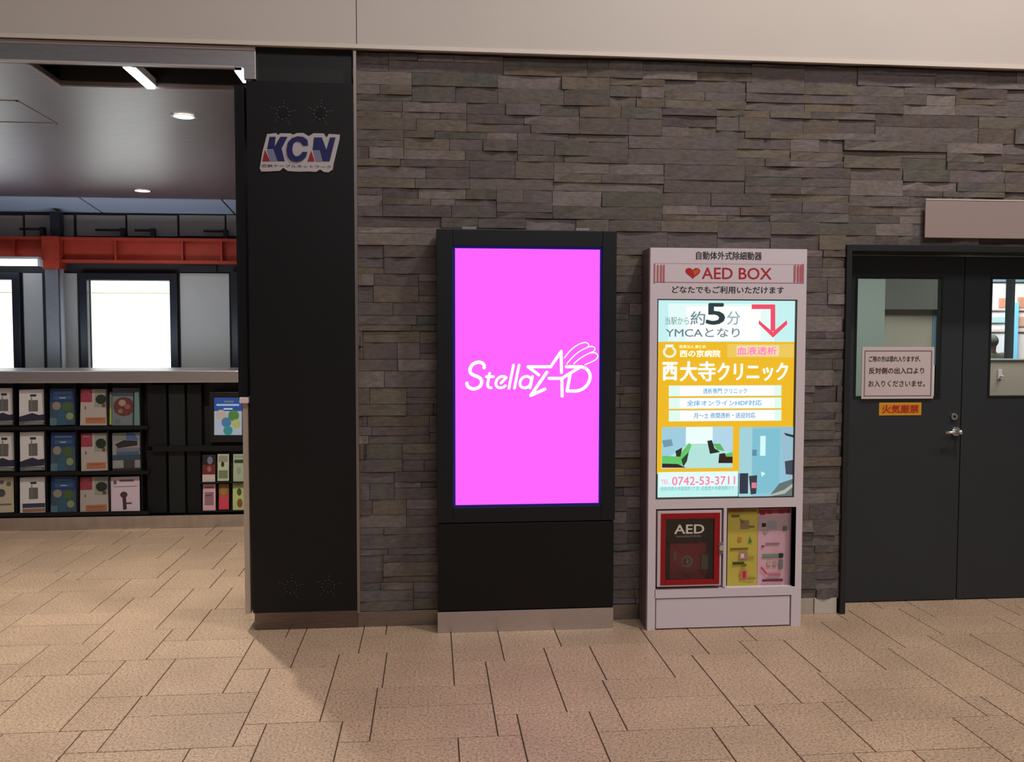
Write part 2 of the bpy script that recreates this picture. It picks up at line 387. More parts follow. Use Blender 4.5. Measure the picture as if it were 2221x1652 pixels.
boxes('hatch_frame', [(hx0, hx1, hy0, hy0+.012, CZ-.004, CZ+.002), (hx0, hx1, hy1-.012, hy1, CZ-.004, CZ+.002), (hx1-.012, hx1, hy0, hy1, CZ-.004, CZ+.002), (hx0, hx0+.012, hy0, hy1, CZ-.004, CZ+.002)], MC['edge_aluminium_highlight'], cl)
# sloped pale soffit behind it, in three panels with dark joints
SOF = mat('pale_soffit', (176, 186, 204), .7)
sf = bpy.data.objects.new('ceiling', None); C.objects.link(sf); struct(sf)
for x0, x1 in ((-6.4, -4.55), (-4.53, -3.46), (-3.44, -2.09), (-2.07, -.5)):
    bm = bmesh.new(); vs = [bm.verts.new(c) for c in ((x0, 4.40, 2.925), (x1, 4.40, 2.925), (x1, 5.02, 2.86), (x0, 5.02, 2.86), (x0, 4.40, 2.945), (x1, 4.40, 2.945), (x1, 5.02, 2.88), (x0, 5.02, 2.88))]
    for f in ((0, 1, 2, 3), (4, 5, 6, 7), (0, 1, 5, 4), (1, 2, 6, 5), (2, 3, 7, 6), (3, 0, 4, 7)): bm.faces.new([vs[i] for i in f])
    fin('soffit_panel', bm, SOF, sf)
struct(box('ceiling', -6.5, -.4, 4.38, 5.3, 2.96, 3.2, mat('slot_black', (22, 18, 17), .7)))
GREYW = mat('grey_wall_panel', (158, 156, 150), .7, noise=.05, nscale=5)
W1 = P(193, 608, 5.0); W1b = P(385, 803, 5.0); WL = P(42, 608, 5.0)[0]
wz0, wz1 = 1.10, W1[1]
wf = struct(boxes('wall_far', [(-6.5, WL-.9, 5.0, 5.12, 0, 2.95), (WL-.9, WL, 5.0, 5.12, wz1, 2.95), (WL-.9, WL, 5.0, 5.12, 0, wz0), (WL, W1[0], 5.0, 5.12, 0, 2.95),
                               (W1[0], W1b[0], 5.0, 5.12, wz1, 2.95), (W1[0], W1b[0], 5.0, 5.12, 0, wz0), (W1b[0], -.4, 5.0, 5.12, 0, 2.95)], mat('dark_backing', (52, 50, 50), .8)))
def wpan(x0, y0, x1, y1, m=GREYW):
    a = P(x0, y0, 4.98); b = P(x1, y1, 4.98); box('wall_panel', a[0], b[0], 4.975, 5.0, max(b[1], .9), a[1], m, wf, .004)
LIGHTP = mat('light_wall_panel', (186, 184, 178), .6, noise=.03, nscale=3)
wpan(390, 592, 500, 812, LIGHTP); wpan(50, 592, 97, 812, LIGHTP); wpan(136, 592, 172, 812, LIGHTP)
for q in range(3): box('wall_panel', -1.78+q*.42, -1.38+q*.42, 4.975, 5.0, .9, 2.23, LIGHTP, wf, .004)
for a, b in ((-60, 50), (54, 110), (132, 160), (166, 272), (276, 385), (389, 488), (491, 560), (564, 640), (644, 720), (724, 790)): wpan(a, 466, b, 513)
wpan(390, 574, 470, 590, mat('dark_strip', (44, 40, 40), .6))
struct(box('wall_left', -6.6, -6.5, .3, 5.1, 0, 3, GREYW)); struct(box('wall_right', -.5, -.4, .36, 5.1, 0, 3, GREYW))
# windows of the far wall: dark frame and a glowing blind
BLIND = glow('glowing_blind', (255, 252, 250), 1.6)
NAVY = mat('navy_frame', (26, 27, 38), .4)
for k, (xa, xb) in enumerate(((W1[0], W1b[0]), (WL-.9, WL))):
    wn = bpy.data.objects.new('window_%d' % (k+1), None); C.objects.link(wn); wn.location = (xa, 5.0, wz0); struct(wn)
    f = .075; frame('window_frame', xa-f, xb+f*.35, wz0-.05, wz1+f, f, 4.93, 5.02, NAVY, wn, .004)
    box('blind', xa, xb, 5.05, 5.07, wz0, wz1, BLIND, wn)
    box('pane', xa, xb, 5.02, 5.026, wz0, wz1, glass(), wn)
    box('blind_rail', xa, xb, 5.035, 5.05, wz1-.135, wz1-.125, mat('blind_rail', (225, 220, 170), .5, emit=.5), wn)
# frame of a third opening, half hidden by the column
struct(box('trim_1', P(503, 590, 4.95)[0], P(520, 590, 4.95)[0]+.1, 4.92, 5.0, .9, P(503, 588, 4.95)[1], NAVY))
# beam, its bracket, the posts
ORANGE = mat('orange_paint', (176, 58, 38), .5, noise=.12, nscale=6)
bt = P(300, 515, 4.8)[1]; bb = P(300, 570, 4.8)[1]
beam = thing('steel_beam', 'orange painted steel beam running above the far windows', 'beam', (-3, 4.8, bb))
ox = P(113, 500, 4.8)[0]
boxes('web', [(-6.4, ox-.09, 4.86, 4.90, bb+.02, bt-.02), (ox+.09, -.5, 4.86, 4.90, bb+.02, bt-.02)], ORANGE, beam)
boxes('flange', [(-6.4, -.5, 4.80, 4.94, bt-.03, bt), (-6.4, -.5, 4.80, 4.94, bb, bb+.03)], ORANGE, beam, .003)
for px in (30, 250, 395, 480):
    x = P(px, 540, 4.8)[0]; box('stiffener', x-.008, x+.008, 4.80, 4.93, bb+.03, bt-.03, ORANGE, beam)
box('bracket', ox-.085, ox+.085, 4.74, 4.93, bb-.07, bt+.0, ORANGE, beam, .006)
bm = bmesh.new()
for dx in (-.055, .055):
    for dz in (.05, .17, .28): cyl_bm(bm, (ox+dx, 4.735, bb-.03+dz), (ox+dx, 4.75, bb-.03+dz), .012, 6)
fin('bolt', bm, ORANGE, beam)
post = thing('steel_post', 'grey steel post with orange joint between the two bright windows', 'post', (ox, 4.82, 0))
GPOST = mat('grey_post', (120, 121, 124), .4, noise=.05)
box('post_shaft', ox-.075, ox+.055, 4.78, 4.92, 0, bb-.07, GPOST, post, .01)
box('post_top', ox-.02, ox+.07, 4.8, 4.92, bt, 2.84, mat('dark_post', (34, 36, 44), .5), post, .005)
cyl('conduit', (ox+.085, 4.80, 0), (ox+.085, 4.80, bb-.07), .022, mat('conduit_grey', (170, 172, 178), .35), post)
# conduits and clips above the beam
for i, (a, b) in enumerate(((40, 90), (205, 265), (290, 330), (440, 488))):
    pa = P(a, 500, 4.9); pb = P(b, 500, 4.9)
    t = thing('cable_clip', ('short dark cable clip above the orange beam by the post', 'dark cable clip above the beam, over the bright window', 'dark cable clip above the beam near the window corner', 'dark cable clip above the beam beside the black column')[i], 'clip', (pa[0], 4.93, bt), 'clips above the beam')
    cyl('cable', (pa[0], 4.93, bt+.09), (pb[0], 4.93, bt+.09), .012, MC['dark_post'], t, 8)
    box('clip', pb[0]-.02, pb[0]+.02, 4.90, 4.975, bt, bt+.11, MC['dark_post'], t, .004)
# fluorescent lamp
ft = P(85, 570, 4.7); fl = thing('fluorescent_lamp', 'glowing white fluorescent tube lamp under the beam at the left edge', 'lamp', (ft[0]-.6, 4.7, ft[1]))
cyl('tube', (ft[0]-1.15, 4.7, ft[1]), (ft[0], 4.7, ft[1]), .032, glow('tube_light', (225, 238, 255), 3.2), fl)
box('housing', ft[0]-1.2, ft[0]+.01, 4.66, 4.74, ft[1]+.035, ft[1]+.06, mat('lamp_white', (210, 212, 215), .4), fl, .004)
box('end_cap', ft[0]-.004, ft[0]+.025, 4.665, 4.735, ft[1]-.035, ft[1]+.036, MC['lamp_white'], fl, .004)

# downlights and strip lights of the inner ceiling
for i, (x, y, r, e) in enumerate(((-1.53, 1.02, .062, 3.0), (-2.70, 3.93, .07, 1.1))):
    t = thing('downlight', ('larger round recessed downlight near the column', 'small round recessed downlight at the far edge of the steel ceiling')[i], 'ceiling light', (x, y, CZ))
    bm = bmesh.new(); bmesh.ops.create_circle(bm, segments=32, radius=r+.016, matrix=Matrix.Translation((x, y, CZ-.006)))
    ring = bm.edges[:]; e2 = bmesh.ops.extrude_edge_only(bm, edges=ring); vs = [v for v in e2['geom'] if isinstance(v, bmesh.types.BMVert)]
    for v in vs: v.co.x = x+(v.co.x-x)*r/(r+.016); v.co.y = y+(v.co.y-y)*r/(r+.016)
    e3 = bmesh.ops.extrude_edge_only(bm, edges=[q for q in e2['geom'] if isinstance(q, bmesh.types.BMEdge) and all(v in vs for v in q.verts)])
    for v in e3['geom']:
        if isinstance(v, bmesh.types.BMVert): v.co.z = CZ+.02
    fin('trim_ring', bm, CHROME, t); cyl('diffuser', (x, y, CZ-.003), (x, y, CZ+.001), r, glow('downlight_%d' % i, (255, 244, 232), e), t, 32)
STRIP = glow('strip_light', (238, 242, 255), 2.6)
for i, (xa, y0, y1) in enumerate(((-1.54, .0, .41), (-.985, .03, .24))):
    t = thing('strip_light', ('white strip light bridging the black ceiling slot', 'short white strip light beside the top of the black column')[i], 'ceiling light', (xa, .2, CZ))
    box('diffuser', xa-.022, xa+.022, max(y0, .022), y1, CZ-.006, CZ+.012, STRIP, t, .002)
    box('housing', xa-.028, xa+.028, max(y0, .022), y1, CZ+.012, CZ+.05, MC['lamp_white'], t)

# steel header over the opening
hd = thing('steel_header', 'brushed steel header beam over the opening left of the column', 'beam', (-3, 0, CZ))
hx = P(554, 111, -.02)[0]
box('fascia_plate', -6.5, hx, -.02, .0, CZ+.005, 3.032, STEEL, hd, .002)
box('top_lip_highlight', -6.5, hx, -.03, -.018, 3.018, 3.034, MC['edge_aluminium_highlight'], hd)  # highlight line above the beam put into this pale lip
box('bottom_lip', -6.5, P(508, 147, -.02)[0], -.028, .0, CZ-.004, CZ+.006, MC['edge_aluminium_highlight'], hd)
a = P(512, 147, -.02); b = P(553, 172, -.02)
box('end_plate', b[0]-.055, hx, -.022, .01, b[1], CZ+.01, STEEL, hd, .002)

# ------------------------------------------------------------------ black column with perforated speaker spots
cf = -.035
cx0, cx1 = P(541, 700, cf)[0]-.002, P(770, 700, cf)[0]
cz0 = P(660, 1327, cf)[1]; czh = P(660, 178, cf)[1]
colm = thing('black_column', 'tall black clad column with a logo sign near its top', 'column', ((cx0+cx1)/2, .15, 0))
box('front_panel', cx0, cx1, cf, -.005, cz0, czh, BLACK, colm, .003)
box('header_panel', P(555, 150, 0)[0], cx1-.01, 0, .03, czh-.01, 3.04, mat('deep_black', (8, 8, 10), .5), colm)
box('core', cx0+.015, cx1-.01, .03, .34, .0, 2.92, BLACK2, colm)
box('backing', cx0+.01, cx1-.005, -.005, .03, cz0-.0, czh, BLACK2, colm)
box('edge_trim', cx1+.001, cx1+.016, cf-.002, .03, .085, 3.03, mat('edge_bronze', (.34, .29, .26), .38, 1), colm)
box('plinth', cx0+.004, cx1, -.012, .03, 0, cz0-.002, DARKSTEEL, colm, .002)
gx = P(512, 500, .0)[0]; gx2 = P(528.5, 1100, .0)[0]
box('guide_rail', gx, -.955, .0, .16, 1.222, 2.85, mat('rail_black', (12, 13, 18), .5, spec=.3), colm, .003)
box('guide_rail', gx2, -.955, .0, .16, .085, 1.215, BEIGE, colm, .004)['label'] = 'beige lower guide rail'
box('rail_stop', gx2-.006, -.945, -.045, .14, 1.208, 1.238, mat('stop_white', (225, 205, 205), .35), colm, .004)['label'] = 'pale stop at the top of the beige rail'
def perforation(px, py, r):
    x, z = P(px, py, cf); V = []
    bm = bmesh.new(); Rr = r
    for i in range(10):
        a = i*math.tau/10+.2
        cyl_bm(bm, (x+Rr*.52*math.cos(a), cf-.004, z+Rr*.52*math.sin(a)), (x+Rr*.52*math.cos(a), cf+.004, z+Rr*.52*math.sin(a)), .0042, 8)
        if i % 2 == 0:
            for q in (.8, 1.02): cyl_bm(bm, (x+Rr*q*math.cos(a), cf-.003, z+Rr*q*math.sin(a)), (x+Rr*q*math.cos(a), cf+.003, z+Rr*q*math.sin(a)), .0034, 8)
    g = cyl('speaker_spot', (x, cf-.002, z), (x, cf+.004, z), Rr*.36, mat('pit_black', (4, 4, 4), .9), colm, 20)
    fin('perforation', bm, mat('pin_metal', (.10, .10, .105), .5, 1), g).location = (0, 0, 0)
for px, py in ((614, 245), (695, 245), (631, 1272), (712, 1270)): perforation(px, py, .062)

# logo sign on the column: letters cut to a white-edged outline
lg = thing('letter_sign', 'white edged KCN letter sign in navy and red on the column', 'sign', (P(650, 330, cf)[0], cf, P(650, 330, cf)[1]))
def K(x, y): return P(540+x*220/2221, 270+y*120/1211, cf)
outline = [(400, 215), (600, 190), (640, 235), (690, 195), (925, 200), (960, 230), (1060, 190), (1200, 190), (1310, 260), (1420, 195), (1640, 200), (1700, 290), (1750, 210), (1990, 225),
           (1985, 320), (1850, 880), (1835, 990), (1740, 1050), (1640, 1040), (1560, 985), (1470, 1040), (1320, 1030), (1100, 1035), (850, 1020), (755, 950), (680, 1015), (420, 1030), (270, 1030), (240, 960), (300, 600)]
bm = bmesh.new(); fr_ = [bm.verts.new((K(*p)[0], cf-.006, K(*p)[1])) for p in outline]; bk_ = [bm.verts.new((K(*p)[0], cf, K(*p)[1])) for p in outline]
bm.faces.new(fr_); n = len(outline)
for i in range(n): bm.faces.new((fr_[i], fr_[(i+1) % n], bk_[(i+1) % n], bk_[i]))
fin('backing_plate', bm, mat('sign_white', (176, 170, 174), .6, spec=.3), lg)
NV, RD, GRY = (5, 10, 82), (140, 4, 18), (110, 114, 142)
kp = [([(455, 275), (590, 275), (560, 545), (400, 545)], NV), ([(690, 275), (850, 275), (750, 470), (720, 530), (790, 810), (630, 810), (540, 545), (570, 480)], NV),
      ([(400, 560), (540, 560), (620, 810), (480, 810)], GRY), ([(355, 560), (470, 810), (300, 810)], RD),
      ([(1430, 290), (1600, 290), (1700, 560), (1780, 290), (1900, 290), (1770, 810), (1620, 810), (1560, 570), (1400, 560)], NV),
      ([(1420, 570), (1550, 570), (1620, 810), (1470, 810)], GRY), ([(1370, 580), (1440, 810), (1290, 810)], RD)]
arc = [(1300, 470), (1190, 470), (1140, 400), (1060, 370), (1000, 400), (965, 470), (955, 560), (975, 650), (1030, 705), (1090, 700), (1140, 660), (1180, 610), (1290, 610), (1250, 730), (1160, 800), (1050, 825), (930, 800), (850, 700), (830, 560), (860, 400), (940, 310), (1070, 265), (1200, 280), (1290, 350)]
bm_l = []
for p, c in kp: bm_l.append(([K(*q) for q in p], c))
m_ = len(arc)//2
for i in range(11): bm_l.append(([K(*arc[i]), K(*arc[i+1]), K(*arc[23-i-1]), K(*arc[23-i])] if 23-i-1 > i+1 else [K(*arc[i]), K(*arc[i+1]), K(*arc[23-i])], NV))
polys('letters', bm_l, cf-.0062, lg)
ptext('small_lettering', '近鉄ケーブルネットワーク', 567, 356, 718, 365, cf-.0065, mat('ink_dark', (40, 34, 40), .6), lg, .02)

# ------------------------------------------------------------------ skirting along the stone wall
SK = mat('skirting_steel', (.30, .255, .225), .4, 1, noise=.12, nscale=8, stretch=(1, 1, 16))
SKL = mat('skirting_stone', (168, 158, 145), .55, noise=.05)
struct(box('baseboard_back', cx1, 1.2, -.008, .02, 0, .083, SK, bev=.002))
sb = struct(box('baseboard_right', 1.2, P(1796, 1330, 0)[0]-.09, -.008, .02, 0, .088, SKL, bev=.002))
box('skirting_block', P(1796, 1330, 0)[0]-.086, DX0-.012, -.012, .02, 0, .09, mat('skirting_pale', (188, 182, 170), .5), sb, .003)

# ------------------------------------------------------------------ pink screen totem
tf = -.15
kx0, kx1, kz1 = .031, .971, 2.107
kp0 = .112
tot = thing('display_totem', 'tall black advertising totem with a glowing pink screen', 'display', ((kx0+kx1)/2, -.07, 0))
box('plinth', kx0, kx1-.004, tf+.004, -.012, 0, kp0, STEEL, tot, .002)
zs = P(1100, 1133, tf)[1]
box('lower_panel', kx0+.004, kx1-.004, tf+.006, -.03, kp0+.004, zs-.003, mat('totem_black', (10, 10, 12), .45, spec=.3), tot, .004)
box('housing', kx0+.012, kx1-.012, -.10, -.022, kp0, kz1-.01, BLACK2, tot)
sx0, sz1 = P(987, 538, tf+.012); sx1, sz0 = P(1298, 1090, tf+.012)
bx = .012
TB = mat('totem_bezel', (15, 17, 24), .45, spec=.35)
boxes('bezel', [(kx0, sx0-bx, tf, -.03, zs+.003, kz1), (sx1+bx, kx1, tf, -.03, zs+.003, kz1), (sx0-bx, sx1+bx, tf, -.03, zs+.003, sz0-bx), (sx0-bx, sx1+bx, tf, -.03, sz1+bx, kz1)], TB, tot, .003)
box('glow_edge', sx0-bx, sx1+bx, tf+.016, tf+.03, sz0-bx, sz1+bx, mat('edge_blue', (10, 16, 92), .3, emit=.9), tot)
scr = box('screen', sx0, sx1, tf+.012, tf+.02, sz0, sz1, mat('screen_pink', (255, 102, 255), .3, emit=1.0, spec=.0), tot)
MC['screen_pink'].node_tree.nodes['Principled BSDF'].inputs['Base Color'].default_value = (0, 0, 0, 1)
lgm = glow('logo_white', (255, 255, 255), 1.0); lgm.node_tree.nodes['Principled BSDF'].inputs['Base Color'].default_value = (0, 0, 0, 1)
def G(x, y): return P(970+x*350/2221, 700+y*200/1269, tf+.012)
sc_ = G(1000, 0)[0]-G(0, 0)[0]
S = smooth_path
SL = [(S([(508, 618), (505, 580), (478, 552), (430, 540), (370, 558), (328, 600), (313, 650), (325, 692), (370, 722), (420, 740), (460, 770), (474, 812), (460, 860), (420, 893), (360, 909), (305, 890), (278, 862), (270, 830)]), 48),
      ([(583, 692)]+S([(557, 835), (560, 870), (575, 888), (605, 893)], 4), 40), ([(538, 740), (636, 740)], 40),
      ([(740, 827)]+[(812, 752)]+S([(812, 752), (785, 739), (750, 737), (710, 755), (680, 790), (669, 835), (680, 870), (710, 890), (750, 892), (780, 880), (800, 864)], 4), 39),
      ([(912, 581), (849, 899)], 40), ([(988, 581), (925, 899)], 40),
      (S([(1150, 760), (1120, 742), (1090, 736), (1045, 750), (1010, 790), (1001, 835), (1012, 870), (1050, 892), (1090, 890), (1125, 868), (1148, 830), (1156, 790), (1150, 760)], 4), 40), ([(1173, 736), (1140, 895)], 40),
      ([(1260, 715), (1112, 603), (1425, 603), (1567, 392), (1573, 683)], 44), ([(1370, 680), (1150, 998), (1343, 911)], 46), ([(1401, 763), (1577, 763), (1582, 1007)], 44), ([(1577, 763), (1835, 605)], 44),
      ([(1640, 603)]+S([(1840, 603), (1905, 625), (1950, 675), (1967, 740), (1950, 810), (1905, 875), (1845, 918), (1775, 937)], 5)+[(1650, 937), (1692, 700)], 46),
      (S([(1613, 480), (1680, 395), (1760, 325), (1840, 282), (1900, 270), (1935, 284), (1946, 308), (1930, 335), (1850, 375), (1770, 430), (1700, 500), (1645, 562)], 4), 17),
      (S([(1930, 335), (1985, 323), (2020, 335), (2032, 360), (2015, 390), (1960, 415), (1880, 455), (1800, 510), (1742, 562)], 4), 17),
      (S([(1985, 413), (2030, 410), (2058, 428), (2072, 455), (2060, 490), (2010, 525), (1950, 552), (1898, 574)], 4), 17)]
wpx = [([G(x, y) for x, y in pts], wd*sc_/1000) for pts, wd in SL]
V, F = [], []
n0 = origin_of(scr)
for i, pg in enumerate(strokes(wpx)):
    ar = sum(pg[k][0]*pg[(k+1) % len(pg)][1]-pg[(k+1) % len(pg)][0]*pg[k][1] for k in range(len(pg)))
    if ar < 0: pg = pg[::-1]
    s = len(V); V += [(x-n0.x, tf+.0112-n0.y, z-n0.z) for x, z in pg]; F.append(list(range(s, s+len(pg))))
me = bpy.data.meshes.new('logo'); me.from_pydata(V, [], F); link('logo', me, lgm, scr)['label'] = 'white StellaAD logo with a star'
for px in (1017, 1263):
    x = P(px, 488, -.06)[0]
    box('wall_clamp', x-.038, x+.038, -.07, -.016, kz1, kz1+.022, mat('clamp_grey', (130, 120, 118), .5), tot, .004)

# ------------------------------------------------------------------ white cabinet with lit poster and defibrillator
af = -.20
ax0, ax1, az1 = 1.138, 1.981, 2.018
aed = thing('defibrillator_cabinet', 'tall white AED cabinet with a lit clinic poster', 'cabinet', ((ax0+ax1)/2, -.1, 0))
def A(x, y): return P(x, y, af)
lx0, lz1 = A(1426, 648); lx1, lz0 = A(1728, 1078)
c0x, c0z1 = A(1423, 1104); c1x, c0z0 = A(1568, 1273)
r0x, r0z1 = A(1577, 1101); r1x, r0z0 = A(1724, 1271)
pz1 = A(1560, 1294)[1]
lx1 = A(1726, 860)[0]
bx0, bx1 = A(1421, 1320)[0], A(1716, 1320)[0]
pn = mat('cabinet_white', (208, 198, 206), .38)
boxes('front_frame', [(ax0, lx0, af, af+.03, pz1, az1), (lx1, ax1, af, af+.03, pz1, az1), (lx0, lx1, af, af+.03, lz1, az1), (lx0, lx1, af, af+.03, c0z1, lz0),
      (c1x, r0x, af, af+.03, c0z0, c0z1), (lx0, c0x, af, af+.03, pz1, c0z1), (lx0+.0001, lx1, af, af+.03, pz1, r0z0), (r1x, lx1, af, af+.03, r0z0, c0z1)], pn, aed)
box('front_stile', ax0, bx0, af, af+.03, 0, pz1, pn, aed); box('front_stile', bx1, ax1, af, af+.03, 0, pz1, pn, aed)
box('kick_panel', bx0+.006, bx1-.006, af+.004, af+.03, .006, pz1-.006, pn, aed, .003)
SIDE_SHADED = mat('cabinet_side_shaded', (120, 100, 108), .4)  # shade on the cabinet sides put into a darker tone of the white
boxes('side_panel', [(ax0, ax0+.02, af+.03, -.022, 0, az1)], SIDE_SHADED, aed)
boxes('side_panel', [(ax1-.02, ax1, af+.03, -.022, 0, az1)], SIDE_SHADED, aed)
box('top_panel', ax0+.02, ax1-.02, af+.03, -.022, az1-.02, az1, pn, aed)
boxes('inner_shelf', [(ax0+.02, ax1-.02, af+.03, -.035, c0z1+.0, c0z1+.02), (ax0+.02, ax1-.02, af+.03, -.035, c0z0-.03, c0z0-.01), (c1x+.004, r0x-.004, af+.03, -.036, c0z0-.01, c0z1)], pn, aed)
box('back_board', ax0+.02, ax1-.02, -.034, -.023, .02, az1-.02, mat('cabinet_inner', (70, 52, 48), .6), aed)
RED = mat('aed_red', (146, 18, 26), .45, spec=.3)
ptext('lettering', '自動体外式除細動器', 1510, 545, 1652, 564, af, mat('ink_black', (30, 26, 30), .6), aed, .03)
ptext('lettering', 'どなたでもご利用いただけます', 1458, 620, 1700, 637, af, MC['ink_black'], aed, .035)
t_ = ptext('lettering', 'AED BOX', 1523, 580, 1673, 606, af, mat('ink_red', (172, 24, 44), .6), aed, .03); t_['label'] = 'red AED BOX lettering'
PK = (168, 100, 114)
bl = [prect(af, 1418, 571, 1743, 573.5, (178, 96, 112)), prect(af, 1418, 611, 1743, 614.5, PK), prect(af, 1418, 572, 1421, 614, PK), prect(af, 1740, 572, 1743, 614, PK)]
for x in (1425, 1432, 1438, 1722, 1729, 1735): bl.append(prect(af, x, 574, x+3.2, 611, (184, 92, 104)))
polys('border_print', bl, af-.0002, aed)
ht = []
for i in range(24):
    t = i*math.tau/24; ht.append((1502.5+16.5*math.sin(t)**3, 591-(13*math.cos(t)-5*math.cos(2*t)-2*math.cos(3*t)-math.cos(4*t))*.86))
polys('heart_print', [ppoly(af, ht, (178, 16, 30)), ppoly(af, [(1503, 588), (1514, 582), (1517, 589), (1506, 598)], (196, 88, 30))], af-.0002, aed)

# lit poster (a lightbox): everything printed on it glows
pf = af+.012
lb = box('lightbox', lx0, lx1, pf+.004, pf+.03, lz0, lz1, mat('lightbox_body', (60, 60, 60), .5), aed)
frame('lightbox_gasket', lx0, lx1, lz0, lz1, .006, af+.001, pf+.004, mat('gasket', (52, 50, 52), .5), aed)
CY, YE, WH, BL = (196, 240, 240), (238, 184, 24), (252, 255, 252), (120, 184, 208)
def R_(x0, y0, x1, y1, c): return prect(pf, x0, y0, x1, y1, c)
pp = [R_(1428, 650, 1725, 742, CY), R_(1450, 658, 1680, 740, (228, 250, 248)), R_(1490, 664, 1650, 738, WH), R_(1427, 741, 1724, 1024, YE), R_(1427, 1024, 1601, 1076, (190, 240, 236)), R_(1430, 1024, 1600, 1054, (226, 250, 250)),
      R_(1578, 746, 1722, 775, (236, 200, 90)), R_(1598, 749, 1690, 772, (246, 216, 170))]
for y in (836, 863, 890): pp.append(R_(1451, y, 1695, y+22, (222, 250, 240))); pp.append(R_(1475, y+1, 1680, y+21, WH))
# ward photograph
pp += [R_(1436, 926, 1589, 1014, (186, 222, 226)), ppoly(pf, [(1436, 926), (1488, 926), (1490, 965), (1436, 1000)], (156, 204, 222)), R_(1488, 926, 1546, 963, (236, 252, 250)), ppoly(pf, [(1546, 926), (1589, 926), (1589, 985), (1546, 960)], (176, 212, 232)),
       ppoly(pf, [(1490, 962), (1546, 962), (1589, 1014), (1482, 1014)], (178, 226, 218)), ppoly(pf, [(1436, 988), (1470, 990), (1495, 960), (1500, 966), (1484, 1008), (1436, 1012)], (96, 196, 104)),
       ppoly(pf, [(1436, 1005), (1470, 1006), (1488, 1014), (1436, 1014)], (46, 26, 18)), ppoly(pf, [(1465, 978), (1480, 970), (1476, 990), (1467, 990)], (30, 44, 30)), ppoly(pf, [(1478, 996), (1494, 980), (1490, 1000), (1482, 1012)], (28, 60, 34)),
       ppoly(pf, [(1534, 956), (1544, 954), (1550, 972), (1562, 980), (1540, 984)], (20, 38, 24)), ppoly(pf, [(1546, 962), (1562, 962), (1572, 978), (1556, 976)], (90, 180, 96)), ppoly(pf, [(1572, 984), (1589, 980), (1589, 992), (1575, 996)], (92, 190, 100)),
       ppoly(pf, [(1560, 984), (1572, 982), (1575, 990), (1589, 990), (1589, 1004), (1558, 1004)], (38, 16, 20)), ppoly(pf, [(1436, 955), (1456, 952), (1460, 966), (1440, 970)], (110, 150, 170))]
# equipment photograph
pp += [R_(1604, 926, 1725, 1076, (140, 196, 214)), R_(1604, 926, 1630, 1076, (160, 208, 216)), R_(1632, 930, 1690, 1068, (124, 190, 208)), R_(1649, 945, 1660, 988, (210, 248, 250)), ppoly(pf, [(1694, 926), (1725, 926), (1725, 1076), (1700, 1030)], (150, 188, 206)),
       ppoly(pf, [(1700, 938), (1725, 944), (1725, 950), (1704, 944)], (30, 60, 70)), ppoly(pf, [(1702, 1000), (1725, 996), (1725, 1030), (1704, 1028)], (56, 70, 84)), ppoly(pf, [(1668, 1076), (1690, 1048), (1725, 1036), (1725, 1076)], (96, 110, 112)),
       ppoly(pf, [(1660, 1076), (1700, 1062), (1725, 1044), (1725, 1050), (1702, 1070), (1668, 1076)], (170, 178, 170)), R_(1604, 1026, 1622, 1070, (38, 48, 66)), ppoly(pf, [(1624, 1032), (1642, 1030), (1640, 1070), (1628, 1072)], (52, 52, 60)), R_(1630, 1046, 1640, 1058, (220, 120, 140)),
       ppoly(pf, [(1650, 1022), (1660, 1026), (1652, 1034)], (210, 246, 255)), R_(1631, 975, 1641, 988, (90, 140, 160))]
# corner arrow
RR = (240, 70, 100)
pp += [ppoly(pf, [(1630, 660), (1681, 660), (1681, 718), (1671, 718), (1671, 670), (1630, 670)], RR), ppoly(pf, [(1646, 694), (1652, 700), (1676, 720), (1676, 732), (1645, 702)], RR), ppoly(pf, [(1706, 694), (1707, 703), (1676, 732), (1676, 720), (1700, 699)], RR)]
# round emblem
for k in range(12):
    a0, a1 = k*math.tau/12, (k+1)*math.tau/12
    if k in (8, 9): continue
    pp.append(ppoly(pf, [(1452+15*math.cos(a0), 763+13*math.sin(a0)), (1452+15*math.cos(a1), 763+13*math.sin(a1)), (1452+10*math.cos(a1), 763+8*math.sin(a1)), (1452+10*math.cos(a0), 763+8*math.sin(a0))], (236, 246, 220)))
pp.append(R_(1443, 747, 1460, 753, (245, 255, 245)))
polys('poster_print', pp, pf+.004, lb, emit=1.0, step=.00015)
tk = pf-.007
def lt(name, s, x0, y0, x1, y1, c, bold=0): return ptext(name, s, x0, y0, x1, y1, tk, glow('lit_ink_%d_%d_%d' % c, c, 1.0), lb, bold)
lt('lettering', '当駅から', 1443, 687, 1494, 704, (92, 132, 132), .01); lt('lettering', '約', 1498, 675, 1529, 704, (84, 112, 122), .02); lt('lettering', '5', 1533, 658, 1571, 703, (24, 44, 48), .05); lt('lettering', '分', 1577, 675, 1605, 704, (112, 136, 146), .01)
lt('lettering', 'YMCAとなり', 1444, 711, 1604, 731, (84, 106, 118), .02)
lt('lettering', '医療法人 康仁会', 1474, 748, 1531, 755, (252, 244, 190)); lt('lettering', '西の京病院', 1475, 759, 1562, 774, (250, 252, 230), .03)
lt('lettering', '血液透析', 1599, 752, 1684, 769, (224, 104, 158), .03)
lt('lettering', '西', 1438, 786, 1468, 824, (246, 255, 250), .05); lt('lettering', '大', 1476, 784, 1511, 826, (252, 255, 250), .035); lt('lettering', '寺', 1515, 784, 1551, 826, (246, 255, 250), .03)
lt('lettering', 'クリニック', 1557, 787, 1708, 825, (252, 255, 250), .035)
